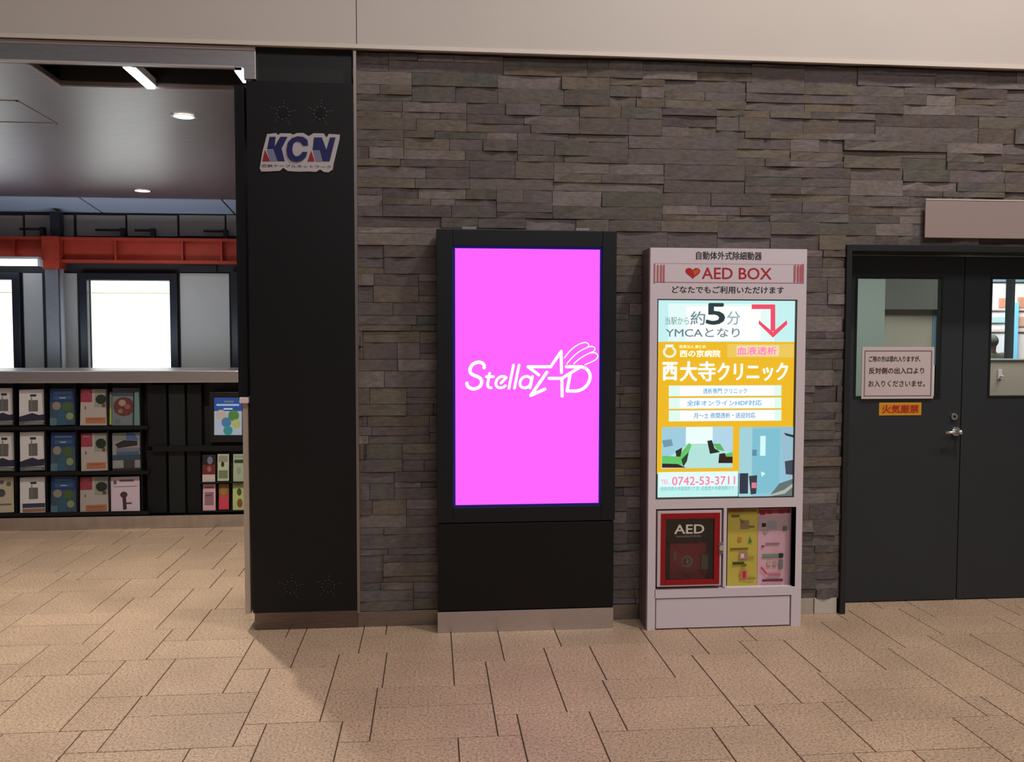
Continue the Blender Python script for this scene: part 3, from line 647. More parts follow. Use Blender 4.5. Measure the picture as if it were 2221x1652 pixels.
lt('lettering', '透析専門 クリニック', 1525, 842, 1620, 853, (70, 140, 186), .02); lt('lettering', '全床オンラインHDF対応', 1490, 868, 1652, 879, (64, 134, 190), .02); lt('lettering', '月〜土 夜間透析・送迎対応', 1505, 895, 1638, 906, (64, 130, 176), .02)
lt('lettering', 'TEL.', 1434, 1040, 1452, 1049, (206, 126, 156), .01); lt('lettering', '0742-53-3711', 1458, 1034, 1594, 1050, (206, 104, 134), .02)
lt('lettering', '奈良市西大寺国見町1丁目  近鉄西大寺駅南側すぐ', 1433, 1055, 1592, 1062, (96, 156, 168), .01)

# left compartment door with red frame, defibrillator behind the glass
dr = box('door_frame', c0x, c0x+.001, af+.002, af+.003, c0z0, c0z1, pn, aed)
dr.data.clear_geometry()
bm = bmesh.new(); q0x, q0z1 = A(1433, 1113); q1x, q0z0 = A(1559, 1265)
for b_ in ((c0x+.008, q0x, af-.006, af+.02, c0z0+.012, c0z1-.010), (q1x, c1x-.014, af-.006, af+.02, c0z0+.012, c0z1-.010), (q0x, q1x, af-.006, af+.02, c0z0+.012, q0z0), (q0x, q1x, af-.006, af+.02, q0z1, c0z1-.010)): box_bm(bm, *b_)
bm.to_mesh(dr.data); bm.free(); dr.data.transform(Matrix.Translation(-aed.location)); dr.data.materials.clear(); dr.data.materials.append(mat('door_white', (200, 184, 188), .4))
i0x, i0z1 = A(1443, 1125); i1x, i0z0 = A(1547, 1255)
rf = boxes('red_frame', [(q0x, i0x, af-.009, af+.01, q0z0, q0z1), (i1x, q1x, af-.009, af+.01, q0z0, q0z1), (i0x, i1x, af-.009, af+.01, q0z0, i0z0), (i0x, i1x, af-.009, af+.01, i0z1, q0z1)], RED, dr, .0015)
box('glass', i0x, i1x, af-.002, af+.001, i0z0, i0z1, glass(), dr)
AW = mat('ink_white', (205, 196, 180), .5); AW.node_tree.nodes['Principled BSDF'].inputs['Roughness'].default_value = .4
t_ = ptext('lettering', 'AED', 1463, 1138, 1527, 1156, af-.003, AW, dr, .04); t_['label'] = 'white AED lettering on the glass'
ptext('lettering', 'Automated External Defibrillator', 1466, 1160, 1522, 1164, af-.003, mat('ink_grey', (140, 128, 116), .5), dr)
lkx, lkz = A(1563, 1187)
lk = cyl('lock', (lkx, af-.018, lkz), (lkx, af-.006, lkz), .013, CHROME, aed); box('latch', lkx-.012, lkx+.012, af-.012, af-.004, lkz-.032, lkz+.032, mat('latch_grey', (120, 108, 112), .4), aed, .003)
# the case itself
dx0, dz1 = P(1452, 1178, af+.08); dx1, dz0 = P(1532, 1262, af+.08)
dev = thing('defibrillator', 'dark red defibrillator case behind the small glass door', 'defibrillator', ((dx0+dx1)/2, af+.1, dz0))
box('case', dx0, dx1, af+.07, af+.15, c0z0-.01, dz1, mat('case_red', (176, 24, 44), .45), dev, .012)
bm = bmesh.new(); mx_ = (dx0+dx1)/2
cyl_bm(bm, (mx_-.05, af+.1, dz1-.004), (mx_-.05, af+.1, dz1+.028), .008, 10); cyl_bm(bm, (mx_+.05, af+.1, dz1-.004), (mx_+.05, af+.1, dz1+.028), .008, 10); cyl_bm(bm, (mx_-.056, af+.1, dz1+.028), (mx_+.056, af+.1, dz1+.028), .009, 10)
fin('handle', bm, mat('handle_black', (24, 20, 20), .5), dev)
ex, ez = P(1490, 1217, af+.07); rr_ = .033; em = []
em += [([(ex+rr_*math.cos(a), ez+rr_*math.sin(a)) for a in [i*math.tau/20 for i in range(20)]], (150, 128, 124)), ([(ex+.010+.6*rr_*math.cos(a)-.014, ez+.6*rr_*math.sin(a)) for a in [i*math.tau/16 for i in range(16)]], (128, 18, 32)), ([(ex-.002, ez+.018), (ex+.012, ez+.002), (ex+.003, ez+.002), (ex+.010, ez-.018), (ex-.008, ez+.0), (ex+.0, ez+.0)], (190, 176, 170)),
       rect(ex-.075, ez+.01, ex-.058, ez+.055, (138, 112, 108)), rect(ex-.06, ez-.055, ex+.055, ez-.05, (140, 80, 80)), rect(ex-.055, ez-.066, ex+.04, ez-.063, (130, 70, 74))]
polys('emblem', em, af+.0695, dev)
tx0, tz1 = P(1521, 1202, af+.06); tx1, tz0 = P(1535, 1234, af+.06)
box('instruction_tag', tx0, tx1, af+.055, af+.06, tz0, tz1, mat('tag_grey', (120, 112, 106), .6), dev)
# two notices in the open compartment on the right
yf_ = af+.05
def notice(name, label, cat, x0, y0, x1, y1, base, marks, Y=yf_):
    a = P(x0, y0, Y); b = P(x1, y1, Y); t = thing(name, label, cat, ((a[0]+b[0])/2, Y, b[1]))
    box('sheet', a[0], b[0], Y, Y+.003, b[1], a[1], mat('paper_%d_%d_%d' % base, base, .6), t)
    polys('print', [prect(Y, *m) if len(m) == 5 else ppoly(Y, m[0], m[1]) for m in marks], Y-.0003, t); return t
DG, OL, RM, MG = (62, 60, 24), (108, 96, 36), (150, 24, 44), (150, 104, 112)
notice('notice', 'yellow instruction notice inside the open right compartment', 'notice', 1579, 1103, 1642, 1269, (190, 174, 72),
       [(1580, 1104, 1642, 1109, (120, 110, 40)), (1588, 1104, 1596, 1107.5, RM), (1599, 1104, 1614, 1107.5, RM), (1586, 1116, 1604, 1121, OL), (1606, 1128, 1624, 1146, (140, 116, 84)), ([(1604, 1124), (1616, 1132), (1608, 1136)], OL), (1624, 1140, 1636, 1143, OL), (1600, 1164, 1608, 1174, (192, 120, 50)),
        ([(1626, 1162), (1631, 1176), (1622, 1176)], (70, 130, 40)), (1583, 1188, 1622, 1191, OL), (1602, 1197, 1621, 1212, (170, 120, 120)), (1606, 1200, 1613, 1209, (224, 200, 190)), (1622, 1206, 1635, 1210, (176, 140, 50)), (1588, 1218, 1613, 1223, DG), (1608, 1222, 1618, 1227, OL),
        (1604, 1236, 1620, 1254, (200, 110, 96)), (1610, 1238, 1616, 1252, (170, 36, 56)), (1620, 1251, 1637, 1255, (150, 130, 50))])
notice('notice', 'pink instruction notice beside the yellow one in the compartment', 'notice', 1644, 1103, 1716, 1269, (208, 166, 178),
       [(1645, 1104, 1714, 1112, (150, 60, 72)), (1648, 1106, 1660, 1116, RM), (1664, 1105, 1674, 1114, RM), (1688, 1104, 1700, 1113, RM), (1646, 1118, 1712, 1148, (176, 150, 156)), (1652, 1134, 1661, 1142, (28, 18, 34)), (1664, 1130, 1684, 1146, (150, 140, 150)), (1697, 1140, 1706, 1150, (90, 110, 90)), ([(1653, 1150), (1668, 1150), (1660, 1158)], (140, 160, 140)),
        (1660, 1177, 1690, 1180, MG), (1651, 1182, 1657, 1186, (120, 60, 120)), (1653, 1201, 1698, 1207, (110, 140, 122)), (1688, 1199, 1698, 1208, (28, 44, 44)), (1663, 1214, 1672, 1226, (190, 160, 156)), (1676, 1216, 1684, 1226, (184, 140, 140)), (1688, 1213, 1697, 1231, (110, 120, 124)),
        ([(1648, 1229), (1652, 1228), (1664, 1243), (1660, 1244)], (196, 70, 80)), (1664, 1242, 1692, 1247, (190, 110, 120)), (1652, 1255, 1697, 1259, (110, 40, 56))])

# ------------------------------------------------------------------ double door, its frame and what hangs on it
jf = struct(boxes('trim_2', [(DX0, DX0+.03, -.03, .24, 0, DZ), (DX1-.03, DX1, -.03, .24, 0, DZ), (DX0+.03, DX1-.03, -.03, .24, DZ-.035, DZ)], mat('door_frame', (27, 29, 31), .45), bev=.002))
dY = .17
def leaf(n, x0, x1, wx0, wx1, wz0_, wz1_):
    z0, z1 = .008, DZ-.04
    d = bpy.data.objects.new('door_%d' % n, None); C.objects.link(d); d.location = (x0, dY, 0); struct(d)
    boxes('door_leaf', [(x0, wx0, dY, dY+.045, z0, z1), (wx1, x1, dY, dY+.045, z0, z1), (wx0, wx1, dY, dY+.045, z0, wz0_), (wx0, wx1, dY, dY+.045, wz1_, z1)], DOOR, d)
    frame('glazing_bead', wx0-.002, wx1+.002, wz0_-.002, wz1_+.002, .012, dY-.004, dY+.03, mat('bead_dark', (20, 22, 26), .4), d)
    box('pane', wx0, wx1, dY+.03, dY+.036, wz0_, wz1_, glass(), d)
    return d
w0 = P(1857, 600, dY); w1 = P(2038, 862, dY); w2 = P(2148, 600, dY)
seam = P(2087, 800, dY)[0]
dA = leaf(1, DX0+.032, seam-.003, w0[0], w1[0], w1[1], w0[1])
dB = leaf(2, seam+.003, DX1-.032, w2[0]+.004, w2[0]+w1[0]-w0[0], w1[1], w0[1]+.003)
hxp, hz = P(2076, 935, dY)
cyl('handle_rose', (hxp-.012, dY-.012, hz), (hxp-.012, dY, hz), .026, CHROME, dA, 24)
bm = bmesh.new(); cyl_bm(bm, (hxp-.012, dY-.055, hz), (hxp-.012, dY-.010, hz), .010, 14); cyl_bm(bm, (hxp-.008, dY-.052, hz+.001), (P(2040, 933, dY)[0], dY-.048, hz-.002), .0105, 14, .007)
bmesh.ops.create_uvsphere(bm, u_segments=14, v_segments=8, radius=.0145, matrix=Matrix.Translation((hxp-.012, dY-.052, hz)))
fin('lever_handle', bm, CHROME, dA, True)
kx, kz = P(2068, 903, dY); cyl('lock_cylinder', (kx, dY-.012, kz), (kx, dY, kz), .020, CHROME, dA, 20); cyl('keyhole', (kx, dY-.0135, kz), (kx, dY-.011, kz), .008, mat('pit_black', (4, 4, 4), .9), dA, 12)
nf = dY-.012
a = P(1869, 752, nf); b = P(2024, 864, nf)
sg = thing('paper_sign', 'white bordered notice with three text lines on the door glass', 'sign', ((a[0]+b[0])/2, nf, b[1]))
box('sheet', a[0]+.004, b[0], nf, nf+.004, b[1], a[1], mat('laminated', (200, 186, 186), .4), sg)
polys('border', [rect(a[0]+.018, b[1]+.014, b[0]-.014, b[1]+.019, (92, 78, 86)), rect(a[0]+.018, a[1]-.026, b[0]-.014, a[1]-.021, (108, 92, 98)), rect(a[0]+.018, b[1]+.014, a[0]+.023, a[1]-.021, (108, 96, 104)), rect(b[0]-.019, b[1]+.014, b[0]-.014, a[1]-.021, (100, 84, 92))], nf, sg)
IB = mat('ink_brown', (66, 46, 46), .6)
ptext('lettering', 'ご用の方は恐れ入りますが、', 1885, 772, 1996, 784, nf-.001, IB, sg, .03); ptext('lettering', '反対側の出入口より', 1885, 797, 2004, 810, nf-.001, IB, sg, .03); ptext('lettering', 'お入りくださいませ。', 1884, 825, 2006, 838, nf-.001, IB, sg, .02)
a = P(1907, 873, dY-.002); b = P(1998, 900, dY-.002)
stk = thing('warning_sticker', 'small yellow sticker with red lettering below the door notice', 'sticker', ((a[0]+b[0])/2, dY, b[1]))
box('sheet', a[0], b[0], dY-.002, dY-.0002, b[1], a[1], mat('sticker_yellow', (206, 150, 30), .5), stk)
polys('border', [rect(a[0]+.012, b[1]+.012, b[0]-.012, a[1]-.012, (206, 128, 30))], dY-.002, stk)
ptext('lettering', '火気厳禁', 1914, 878, 1992, 895, dY-.003, mat('ink_scarlet', (168, 40, 16), .6), stk, .04)

# blank sign plate above the doors
a = P(2008, 433, -.045); bz = P(2008, 515, -.045)[1]
sp = thing('sign_plate', 'long blank grey sign plate on the stone wall over the doors', 'sign', (a[0]+.5, -.03, bz))
box('face_plate', a[0], a[0]+1.05, -.045, -.036, bz, a[1], mat('plate_grey', (150, 134, 132), .45), sp, .002)
box('top_edge', a[0], a[0]+1.05, -.047, -.030, a[1], a[1]+.006, mat('plate_edge', (205, 196, 186), .4), sp)
for q in (.08, .93): box('standoff', a[0]+q, a[0]+q+.04, -.036, -.02, bz+.03, a[1]-.03, STEEL, sp)

# ------------------------------------------------------------------ room behind the doors
RW = mat('room_wall', (176, 166, 150), .8, noise=.03, nscale=2)
struct(boxes('wall_room', [(2.3, 4.60, 3.0, 3.1, 0, 1.81), (3.0, 3.6, .3, .4, 0, .01)], RW))
struct(box('wall_room', 4.08, 4.72, 2.9, 3.1, 1.81, 3.0, mat('bulkhead_grey', (104, 102, 96), .8)))
struct(box('wall_room', 2.3, 4.075, 2.88, 3.1, 0.0, 3.0, mat('pale_pillar', (158, 166, 158), .7)))
struct(box('trim_3', 4.66, 4.74, 2.95, 3.05, 0, 2.95, NAVY))
struct(box('trim_4', 4.605, 4.64, 3.0, 3.05, 1.3, 1.82, mat('window_glimpse_blue', (130, 160, 176), .5)))  # solid strip whose colour stands in for a glimpse of bright window
struct(box('ceiling', 2.2, 8, .3, 4.6, 2.72, 2.8, mat('room_ceiling', (190, 190, 186), .8)))
struct(box('wall_room', 2.15, 2.25, .3, 4.5, 0, 2.8, RW)); struct(box('wall_room', 7.9, 8.0, .3, 4.5, 0, 2.8, RW))
pt = struct(box('wall_partition', 4.76, 7.4, 2.96, 3.06, 0, P(2200, 781, 2.96)[1], mat('partition_beige', (176, 160, 146), .7)))
box('partition_cap', 4.76, 7.4, 2.94, 3.08, P(2200, 781, 2.96)[1], P(2200, 778, 2.96)[1], mat('cap_pale', (176, 180, 176), .5), pt, .004)
a = P(2168, 822, 2.955); t = thing('wall_hook', 'small white hook fixed on the partition behind the right door', 'hook', (a[0], 2.955, a[1]))
box('hook_plate', a[0]-.02, a[0]+.02, 2.945, 2.96, a[1], a[1]+.09, mat('stop_white', (225, 205, 205), .35), t, .004); cyl('hook_arm', (a[0], 2.945, a[1]+.02), (a[0]-.01, 2.90, a[1]+.035), .008, MC['stop_white'], t, 8)
# window at the back of the room with the street front across
wn = bpy.data.objects.new('window_3', None); C.objects.link(wn); wn.location = (6.2, 4.4, .9); struct(wn)
FR = mat('window_white', (206, 214, 216), .4)
boxes('window_frame', [(4.9, 7.8, 4.36, 4.44, 2.26, 2.33), (4.9, 7.8, 4.36, 4.44, .82, .9), (4.9, 4.97, 4.36, 4.44, .9, 2.26), (7.73, 7.8, 4.36, 4.44, .9, 2.26)], FR, wn)
mxp = P(2196, 660, 4.36)[0]
box('mullion', mxp-.02, mxp+.02, 4.35, 4.45, .9, 2.26, mat('mullion_grey', (96, 104, 108), .4), wn)
box('pane', 4.97, 7.73, 4.395, 4.4, .9, 2.26, glass(), wn)
struct(boxes('wall_room', [(4.7, 4.9, 4.36, 4.46, 0, 2.75), (7.8, 8, 4.36, 4.46, 0, 2.75), (4.9, 7.8, 4.36, 4.46, 0, .82), (4.9, 7.8, 4.36, 4.46, 2.33, 2.75)], RW))
bd = thing('building', 'pale building with orange panels seen through the right door', 'building', (9, 9, 0))
box('wall', 5.5, 14, 9.0, 9.2, 0, 5, mat('facade_white', (232, 210, 206), .8), bd)
OR2 = mat('facade_orange', (220, 140, 112), .7)
def fp(name, x0, y0, x1, y1, m, yy=8.97):
    a = P(x0, y0, yy); b = P(x1, y1, yy); return box(name, a[0], b[0], yy, 9.0, b[1], a[1], m, bd, .01)
fp('orange_panel', 2168, 646, 2190, 668, OR2); fp('orange_panel', 2209, 644, 2235, 668, OR2); fp('orange_panel', 2209, 686, 2235, 708, mat('facade_tan', (214, 160, 138), .7))
fp('band', 2120, 668, 2260, 674, mat('facade_pink', (232, 190, 182), .7)); fp('band', 2120, 712, 2260, 720, MC['facade_pink'])
fp('window_band', 2120, 600, 2260, 612, mat('facade_glass', (120, 140, 150), .3)); fp('window_band', 2120, 686, 2184, 700, mat('facade_pale_glass', (186, 206, 204), .3))
fp('pillar', 2192, 655, 2207, 784, mat('facade_blue', (140, 210, 246), .5), 8.9)
area('daylight', (7.5, 6.6, 5.2), 3, 900, (.94, .96, 1), rot=(math.radians(50), 0, 0), size_y=2)

# person standing beyond the partition, seen from behind
def skin_fig(name, verts, edges, radii, m, parent, sub=2, root=0):
    me = bpy.data.meshes.new(name); me.from_pydata(verts, edges, []); o = link(name, me, m, parent)
    md = o.modifiers.new('Skin', 'SKIN'); md.use_smooth_shade = True
    for i, r in enumerate(radii):
        sv = me.skin_vertices[0].data[i]; sv.radius = (r, r) if not isinstance(r, tuple) else r
        sv.use_root = i == root
    o.modifiers.new('Subsurf', 'SUBSURF').levels = sub; o.modifiers['Subsurf'].render_levels = sub
    return o
hp = P(2150, 730, 7.0)
pn_ = thing('person', 'person in an olive jacket standing outside, seen through the right door glass', 'person', (hp[0], 7.0, 0))
OLV = mat('olive_jacket', (78, 76, 62), .85, noise=.1); TRS = mat('dark_trousers', (36, 38, 46), .85); SKN = mat('skin_tone', (170, 128, 106), .6); HR = mat('dark_hair', (84, 80, 74), .8)
H = 1.60
bv = [(0, 0, .86), (0, 0, 1.05), (0, 0, 1.26), (0, -.005, 1.34), (0, 0, 1.42), (0, .01, 1.49), (0, .005, 1.54)]
bv += [(s*x, y, z_) for s in (-1, 1) for x, y, z_ in ((.15, 0, 1.30), (.20, 0, 1.05), (.21, .07, .84), (.205, .10, .77))]
bv += [(s*x, y, z_) for s in (-1, 1) for x, y, z_ in ((.085, 0, .78), (.09, .01, .44), (.09, 0, .07), (.095, .13, .03))]
be = [(0, 1), (1, 2), (2, 3), (3, 4), (4, 5), (5, 6), (2, 7), (7, 8), (8, 9), (9, 10), (2, 11), (11, 12), (12, 13), (13, 14), (0, 15), (15, 16), (16, 17), (17, 18), (0, 19), (19, 20), (20, 21), (21, 22)]
br = [.11, .11, .12, .055, .075, .08, .05]+[.055, .042, .03, .032]*2+[.085, .06, .04, .035]*2
skin_fig('body', bv, be, br, SKN, pn_)
jv = bv[:3]+[(0, 0, 1.32)]+[bv[i] for i in (7, 8, 9, 11, 12, 13)]
skin_fig('jacket', jv, [(0, 1), (1, 2), (2, 3), (2, 4), (4, 5), (5, 6), (2, 7), (7, 8), (8, 9)], [(.145, .12), (.14, .12), (.15, .12), .07, .075, .06, .045, .075, .06, .045], OLV, pn_)
tv = [(0, 0, .88)]+[bv[i] for i in (15, 16, 17, 19, 20, 21)]
skin_fig('trousers', tv, [(0, 1), (1, 2), (2, 3), (0, 4), (4, 5), (5, 6)], [.125, .1, .075, .06, .1, .075, .06], TRS, pn_)
bm = bmesh.new(); bmesh.ops.create_uvsphere(bm, u_segments=20, v_segments=14, radius=1, matrix=Matrix.Translation((hp[0], 6.992, 1.512)) @ Matrix.Diagonal((.088, .098, .098, 1)))
for v in bm.verts:
    if v.co.y > 7.05 and v.co.z < 1.53: v.co.y = 7.05
fin('hair', bm, HR, pn_, True)

# ------------------------------------------------------------------ counter with leaflet racks
RY = 2.60
ctx0, ctx1 = -5.6, P(524, 805, RY)[0]
cz_t, cz_b = P(200, 804, RY)[1], P(200, 830, RY)[1]
ct = thing('counter', 'long counter with a brushed steel top and steel kick plate', 'counter', (-3.4, 2.9, 0))
box('counter_top', ctx0, -.52, RY-.03, RY+.75, cz_b, cz_t, STEEL, ct, .006)
kz_ = P(200, 1120, RY)[1]
box('kick_plate', ctx0, -.52, RY-.005, RY+.02, 0, kz_, mat('kick_steel', (.62, .58, .57), .22, 1, noise=.1, nscale=3, stretch=(6, 1, .2)), ct, .002)
BD = mat('rack_black', (13, 13, 16), .5)
box('body', ctx0, -.52, RY+.16, RY+.70, 0, cz_b, BD, ct)
DPN = mat('dark_panel', (25, 28, 27), .5, spec=.3)
for x0, x1, m in ((318, 362, mat('charcoal_panel', (12, 12, 16), .5, spec=.3)), (365, 402, DPN), (405, 438, MC['charcoal_panel'])):
    for y0, y1 in ((834, 968), (977, 1112)):
        a = P(x0, y0, RY+.06); b = P(x1, y1, RY+.06); box('front_panel', a[0], b[0], RY+.06, RY+.16, b[1], a[1], m, ct, .003)
a = P(300, 968, RY+.03); b = P(525, 977, RY+.03); box('mid_rail', P(328, 970, RY)[0], ctx1+.3, RY+.03, RY+.07, b[1], a[1], MC['charcoal_panel'], ct)
# left rack
rk = thing('leaflet_rack', 'black three tier leaflet rack under the steel counter top', 'rack', (-3.3, RY+.08, kz_))
rx1 = P(320, 1000, RY)[0]
boxes('back_board', [(ctx0, rx1, RY+.13, RY+.15, kz_+.005, cz_b-.005)], BD, rk)
shelf_y = []
for y in (930, 1028, 1116):
    z_ = P(200, y, RY)[1]; shelf_y.append(z_); box('shelf', ctx0, rx1, RY+.02, RY+.13, z_-.008, z_+.004, mat('shelf_black', (12, 13, 15), .5, spec=.3), rk, .002)
    box('front_lip', ctx0, rx1, RY+.012, RY+.02, z_-.008, z_+.022, MC['shelf_black'], rk)
for px in (-30, 34.5, 102, 168.5, 237, 308):
    x = P(px, 1000, RY+.04)[0]; box('divider', x-.004, x+.004, RY+.02, RY+.13, kz_+.005, cz_b-.005, MC['shelf_black'], rk)
def leaflet(name, label, x0, y0, x1, y1, base, marks, group, Y, tilt=6, skew=0, cat='leaflet'):
    """a leaflet leaning back in its pocket; marks are (u0, v0, u1, v1, colour) on the cover, v downwards"""
    a = P(x0, y0, Y+.03); b = P(x1, y1, Y+.02); wd, hg = b[0]-a[0], a[1]-b[1]
    t = thing(name, label, cat, (a[0], Y+.028, b[1]), group)
    t.rotation_euler = (-math.radians(tilt), math.radians(skew), 0)
    me = bpy.data.meshes.new('pages'); bm = bmesh.new(); box_bm(bm, 0, wd, 0, .007, 0, hg, .001); bmesh.ops.recalc_face_normals(bm, faces=bm.faces[:]); bm.to_mesh(me); bm.free(); link('pages', me, mat('paper_%d_%d_%d' % base, base, .5), t)
    V, F, cols = [], [], []
    for i, mk in enumerate(marks):
        if isinstance(mk[0], tuple) or isinstance(mk[0], list): pts, c = mk
        else: pts, c = [(mk[0], mk[1]), (mk[0], mk[3]), (mk[2], mk[3]), (mk[2], mk[1])], mk[4]
        s = len(V); q = [(u*wd, -.0004-.0003*i, (1-v)*hg) for u, v in pts]
        ar = sum(q[k][0]*q[(k+1) % len(q)][2]-q[(k+1) % len(q)][0]*q[k][2] for k in range(len(q)))
        if ar < 0: q = q[::-1]
        V += q; F.append(list(range(s, s+len(q)))); cols += [lin(c)]*len(q)
    me = bpy.data.meshes.new('cover_print'); me.from_pydata(V, [], F); at = me.color_attributes.new('ink', 'FLOAT_COLOR', 'CORNER')
    for i, c in enumerate(cols): at.data[i].color = tuple(v*.40+.07*(c[0]+c[1]+c[2])/3 for v in c[:3])+(1,)  # inks dimmed and muted: the rack's shade put into the colour
    link('cover_print', me, print_mat(0), t); return t
def circ(u, v, r, c, asp=.68, n=12): return ([(u+r*math.cos(k*math.tau/n), v+r*asp*math.sin(k*math.tau/n)) for k in range(n)], c)
grey = [(.42, .14, .66, .20, (50, 48, 50)), (.36, .3, .72, .62, (128, 124, 118)), (.45, .22, .5, .6, (150, 144, 140)), ([(0, .76), (.3, .70), (.5, .66), (.75, .72), (1, .70), (1, .88), (0, .90)], (50, 48, 84)), (.0, .9, 1, 1, (120, 118, 122)), (.2, .93, .9, .97, (170, 164, 150))]
blue = [(0, 0, 1, 1, (60, 96, 120)), (0, 0, 1, .38, (22, 66, 132)), (.15, .08, .85, .14, (80, 120, 160)), (.15, .2, .85, .30, (40, 100, 160)), circ(.26, .47, .17, (176, 158, 140)), circ(.68, .5, .2, (84, 118, 50)), ([(.3, 1), (.32, .65), (.5, .55), (.62, .7), (.6, 1)], (44, 108, 140)), circ(.78, .76, .15, (160, 176, 110)), (0, .8, .28, 1, (90, 140, 160)), (.38, .24, .62, .27, (200, 214, 226))]
pink = [(0, 0, 1, 1, (214, 198, 188)), (0, 0, .42, .36, (190, 44, 76)), (.08, .06, .34, .10, (220, 120, 140)), (.5, 0, 1, .5, (176, 176, 160)), circ(.74, .28, .2, (34, 46, 34)), (.78, .4, .9, .5, (120, 84, 50)), (.16, .48, .2, .56, (90, 60, 70)), (.2, .78, .92, .94, (216, 124, 70)), (.3, .82, .8, .85, (190, 90, 60))]
food = [(0, 0, 1, .22, (70, 82, 96)), circ(.42, .5, .38, (120, 46, 40)), circ(.36, .4, .13, (200, 160, 130)), circ(.55, .5, .10, (190, 90, 70)), circ(.3, .62, .09, (170, 120, 90)), circ(.5, .68, .08, (150, 40, 36)), (.1, .84, .3, .95, (110, 130, 120)), (.74, .1, .79, 1, (40, 30, 30)), (.8, .1, 1, 1, (116, 160, 158))]
coast = [(0, 0, .5, .2, (150, 150, 146)), ([(.5, 0), (.8, .02), (.95, .2), (.5, .2)], (70, 110, 170)), ([(.1, .3), (.4, .2), (.9, .22), (.9, .34), (.2, .4)], (44, 34, 40)), (.15, .4, 1, .5, (140, 130, 146)), (.15, .5, .95, .58, (48, 110, 160)), (0, .58, 1, .72, (60, 80, 100)), (.1, .72, .35, .9, (176, 170, 172)), (.4, .72, .8, .95, (70, 66, 70)), (0, .93, 1, 1, (52, 28, 34))]
mauve = [(.3, .08, .8, .14, (150, 104, 110)), (.1, .26, .9, .28, (160, 140, 150)), circ(.45, .5, .13, (90, 52, 70)), ([(.4, .55), (.52, .55), (.55, .9), (.42, .92)], (84, 44, 62)), (.5, .72, .72, .76, (96, 60, 76)), (.1, .1, .2, .2, (110, 96, 104))]
cream_ = [(.2, .1, .6, .2, (130, 120, 104)), circ(.5, .45, .17, (96, 96, 90)), (.1, .75, .9, .8, (150, 130, 112)), circ(.8, .2, .1, (120, 140, 80))]
greyo = grey[:3]+[(.1, .74, 1, .86, (52, 70, 112)), (.1, .88, 1, .98, (196, 140, 100))]
rowsY = ((842, 922), (938, 1021), (1034, 1112)); rn = ('top', 'middle', 'bottom')
colsX = ((-24, 30), (40, 97), (107, 164), (173, 235), (241, 304))
lname = {0: 'grey leaflet cut by the left picture edge, %s tier', 1: 'grey leaflet with dark blue foot, second column, %s tier', 2: 'blue leaflet with green and tan shapes, %s tier', 3: 'cream leaflet with a crimson corner block, %s tier'}
last = ['food leaflet with red dish picture and teal edge, top tier', 'coast picture leaflet with blue band, middle tier', 'pale mauve leaflet with small dark figure, bottom tier']
for r, (y0, y1) in enumerate(rowsY):
    for c, (x0, x1) in enumerate(colsX):
        if c == 4: base, mk, lab = ((92, 100, 104), food, last[0]) if r == 0 else ((120, 118, 118), coast, last[1]) if r == 1 else ((186, 168, 178), mauve, last[2])
        else:
            lab = lname[c] % rn[r]; base, mk = [((196, 190, 190), grey), ((196, 190, 190), grey), ((120, 140, 160), blue), ((206, 190, 180), pink)][c]
            if c == 1 and r == 2: mk = greyo; lab = 'grey leaflet with orange foot stripe, second column, bottom tier'
            if c == 0 and r == 2: mk = cream_; base = (172, 160, 138); lab = 'cream patterned leaflet cut by the left picture edge, bottom tier'
            if c == 2: lab = 'blue leaflet with green and tan shapes, %s tier' % rn[r]
        leaflet('leaflet', lab, x0+random.uniform(-2, 2), y0+random.uniform(-1, 3), x1+random.uniform(-2, 1), y1, base, mk, 'leaflets in the left rack', RY, 5, random.uniform(-1.5, 1.5))
# spare copies standing behind, showing at the right edge
leaflet('leaflet', 'narrow pale leaflet edge beside the crimson cornered one, top tier', 236, 850, 241, 921, (140, 150, 70), [(.0, 0, 1, .5, (150, 150, 140))], 'leaflets in the left rack', RY+.012, 5)
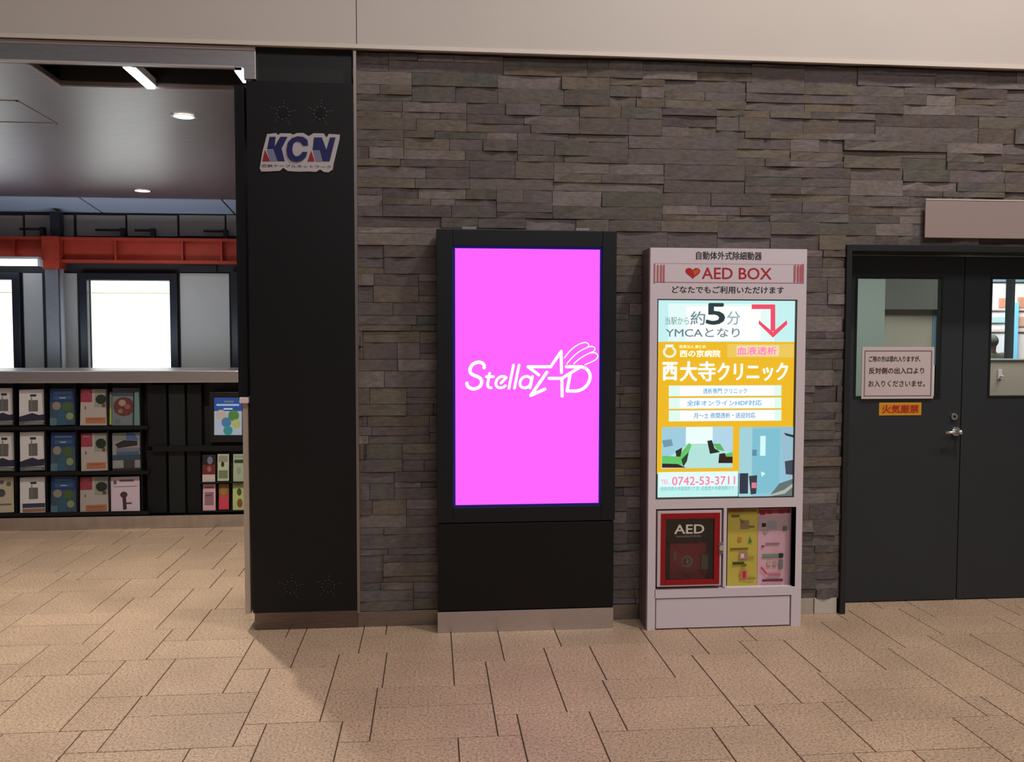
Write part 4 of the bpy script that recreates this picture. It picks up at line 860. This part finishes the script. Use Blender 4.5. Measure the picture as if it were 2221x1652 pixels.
# right holder of small leaflets and the framed blue poster
sr = thing('leaflet_holder', 'small black two tier leaflet holder at the counter end', 'rack', (-1.7, RY+.06, kz_))
hx0_ = P(434, 1000, RY)[0]; hx1_ = ctx1+.28
box('back_board', hx0_, hx1_, RY+.10, RY+.12, kz_+.005, P(450, 980, RY)[1], BD, sr)
for y in (1046, 1108):
    z_ = P(470, y, RY)[1]; box('shelf', hx0_, hx1_, RY+.0, RY+.10, z_-.008, z_+.003, MC['shelf_black'], sr, .002)
box('side_wall', hx0_-.004, hx0_, RY+.0, RY+.10, kz_+.005, P(450, 980, RY)[1], MC['shelf_black'], sr)
sm = [(438, 987, 466, 1045, (190, 176, 170), [(0, 0, 1, .42, (30, 28, 44)), circ(.6, .2, .22, (150, 152, 180)), (0, .36, 1, .72, (150, 26, 40)), circ(.55, .52, .16, (214, 120, 110))], 'small leaflet with red band and blue grey dot, upper tier'),
      (471, 985, 496, 1043, (176, 184, 150), [(.1, .05, .9, .3, (196, 190, 178)), circ(.45, .38, .15, (50, 60, 36)), (.1, .6, .9, .9, (150, 172, 120))], 'small pale green leaflet with dark spot, upper tier'),
      (505, 985, 530, 1045, (160, 172, 146), [(.1, .05, .9, .14, (210, 200, 190)), (.1, .2, .9, .32, (60, 84, 40)), circ(.5, .6, .2, (200, 206, 184))], 'small green and white leaflet cut by the column, upper tier'),
      (439, 1050, 467, 1107, (206, 160, 170), [(.15, .1, .85, .15, (170, 90, 110)), (.15, .3, .85, .8, (196, 140, 152)), (.2, .4, .7, .46, (150, 80, 110))], 'small pink leaflet, lower tier'),
      (474, 1050, 496, 1105, (196, 60, 76), [(0, 0, 1, .42, (190, 140, 30)), circ(.5, .25, .3, (214, 160, 30)), (.1, .5, .9, .56, (220, 120, 120))], 'small leaflet yellow above and red below, lower tier'),
      (504, 1046, 530, 1106, (176, 186, 120), [circ(.55, .35, .2, (84, 120, 40)), circ(.6, .75, .24, (186, 104, 66)), (.1, .05, .8, .12, (206, 200, 170))], 'small green leaflet with orange spot cut by the column, lower tier')]
for x0, y0, x1, y1, base, mk, lab in sm: leaflet('leaflet', lab, x0, y0, x1, y1, base, mk, 'small leaflets in the right holder', RY-.01, 4)
pyf = RY+.02
a = P(462, 858, pyf); b = P(528, 948, pyf)
po = thing('framed_poster', 'bright blue framed poster with fruit coloured shapes below the counter top', 'poster', ((a[0]+b[0])/2, pyf, b[1]))
box('backboard', a[0]-.03, b[0]+.05, pyf, pyf+.10, b[1]-.04, a[1]+.03, mat('frame_black', (10, 10, 13), .4), po, .004)
def U(u, v): return (P(465+u*60, 862+v*81, pyf))
PB = [((0, 0, 1, .36), (28, 84, 168)), ((0, .36, 1, 1), (190, 200, 214)), ((.35, .08, .7, .13), (120, 130, 130)), ((.08, .17, .9, .22), (190, 216, 240)), ((.34, .28, .66, .32), (226, 236, 255))]
L_ = [([U(q[0], q[1]), U(q[2], q[1]), U(q[2], q[3]), U(q[0], q[3])], c) for q, c in PB]
for u, v, r, c in ((.25, .47, .2, (206, 186, 168)), (.7, .48, .2, (84, 140, 56)), (.8, .7, .17, (190, 196, 120)), (.44, .66, .18, (70, 130, 170)), (.5, .88, .17, (50, 150, 150))):
    L_.append(([U(u+r*math.cos(k*math.tau/14), v+r*.75*math.sin(k*math.tau/14)) for k in range(14)], c))
polys('poster_print', L_, pyf-.004, po, emit=.55)  # print glows by itself, brightness put into the colour
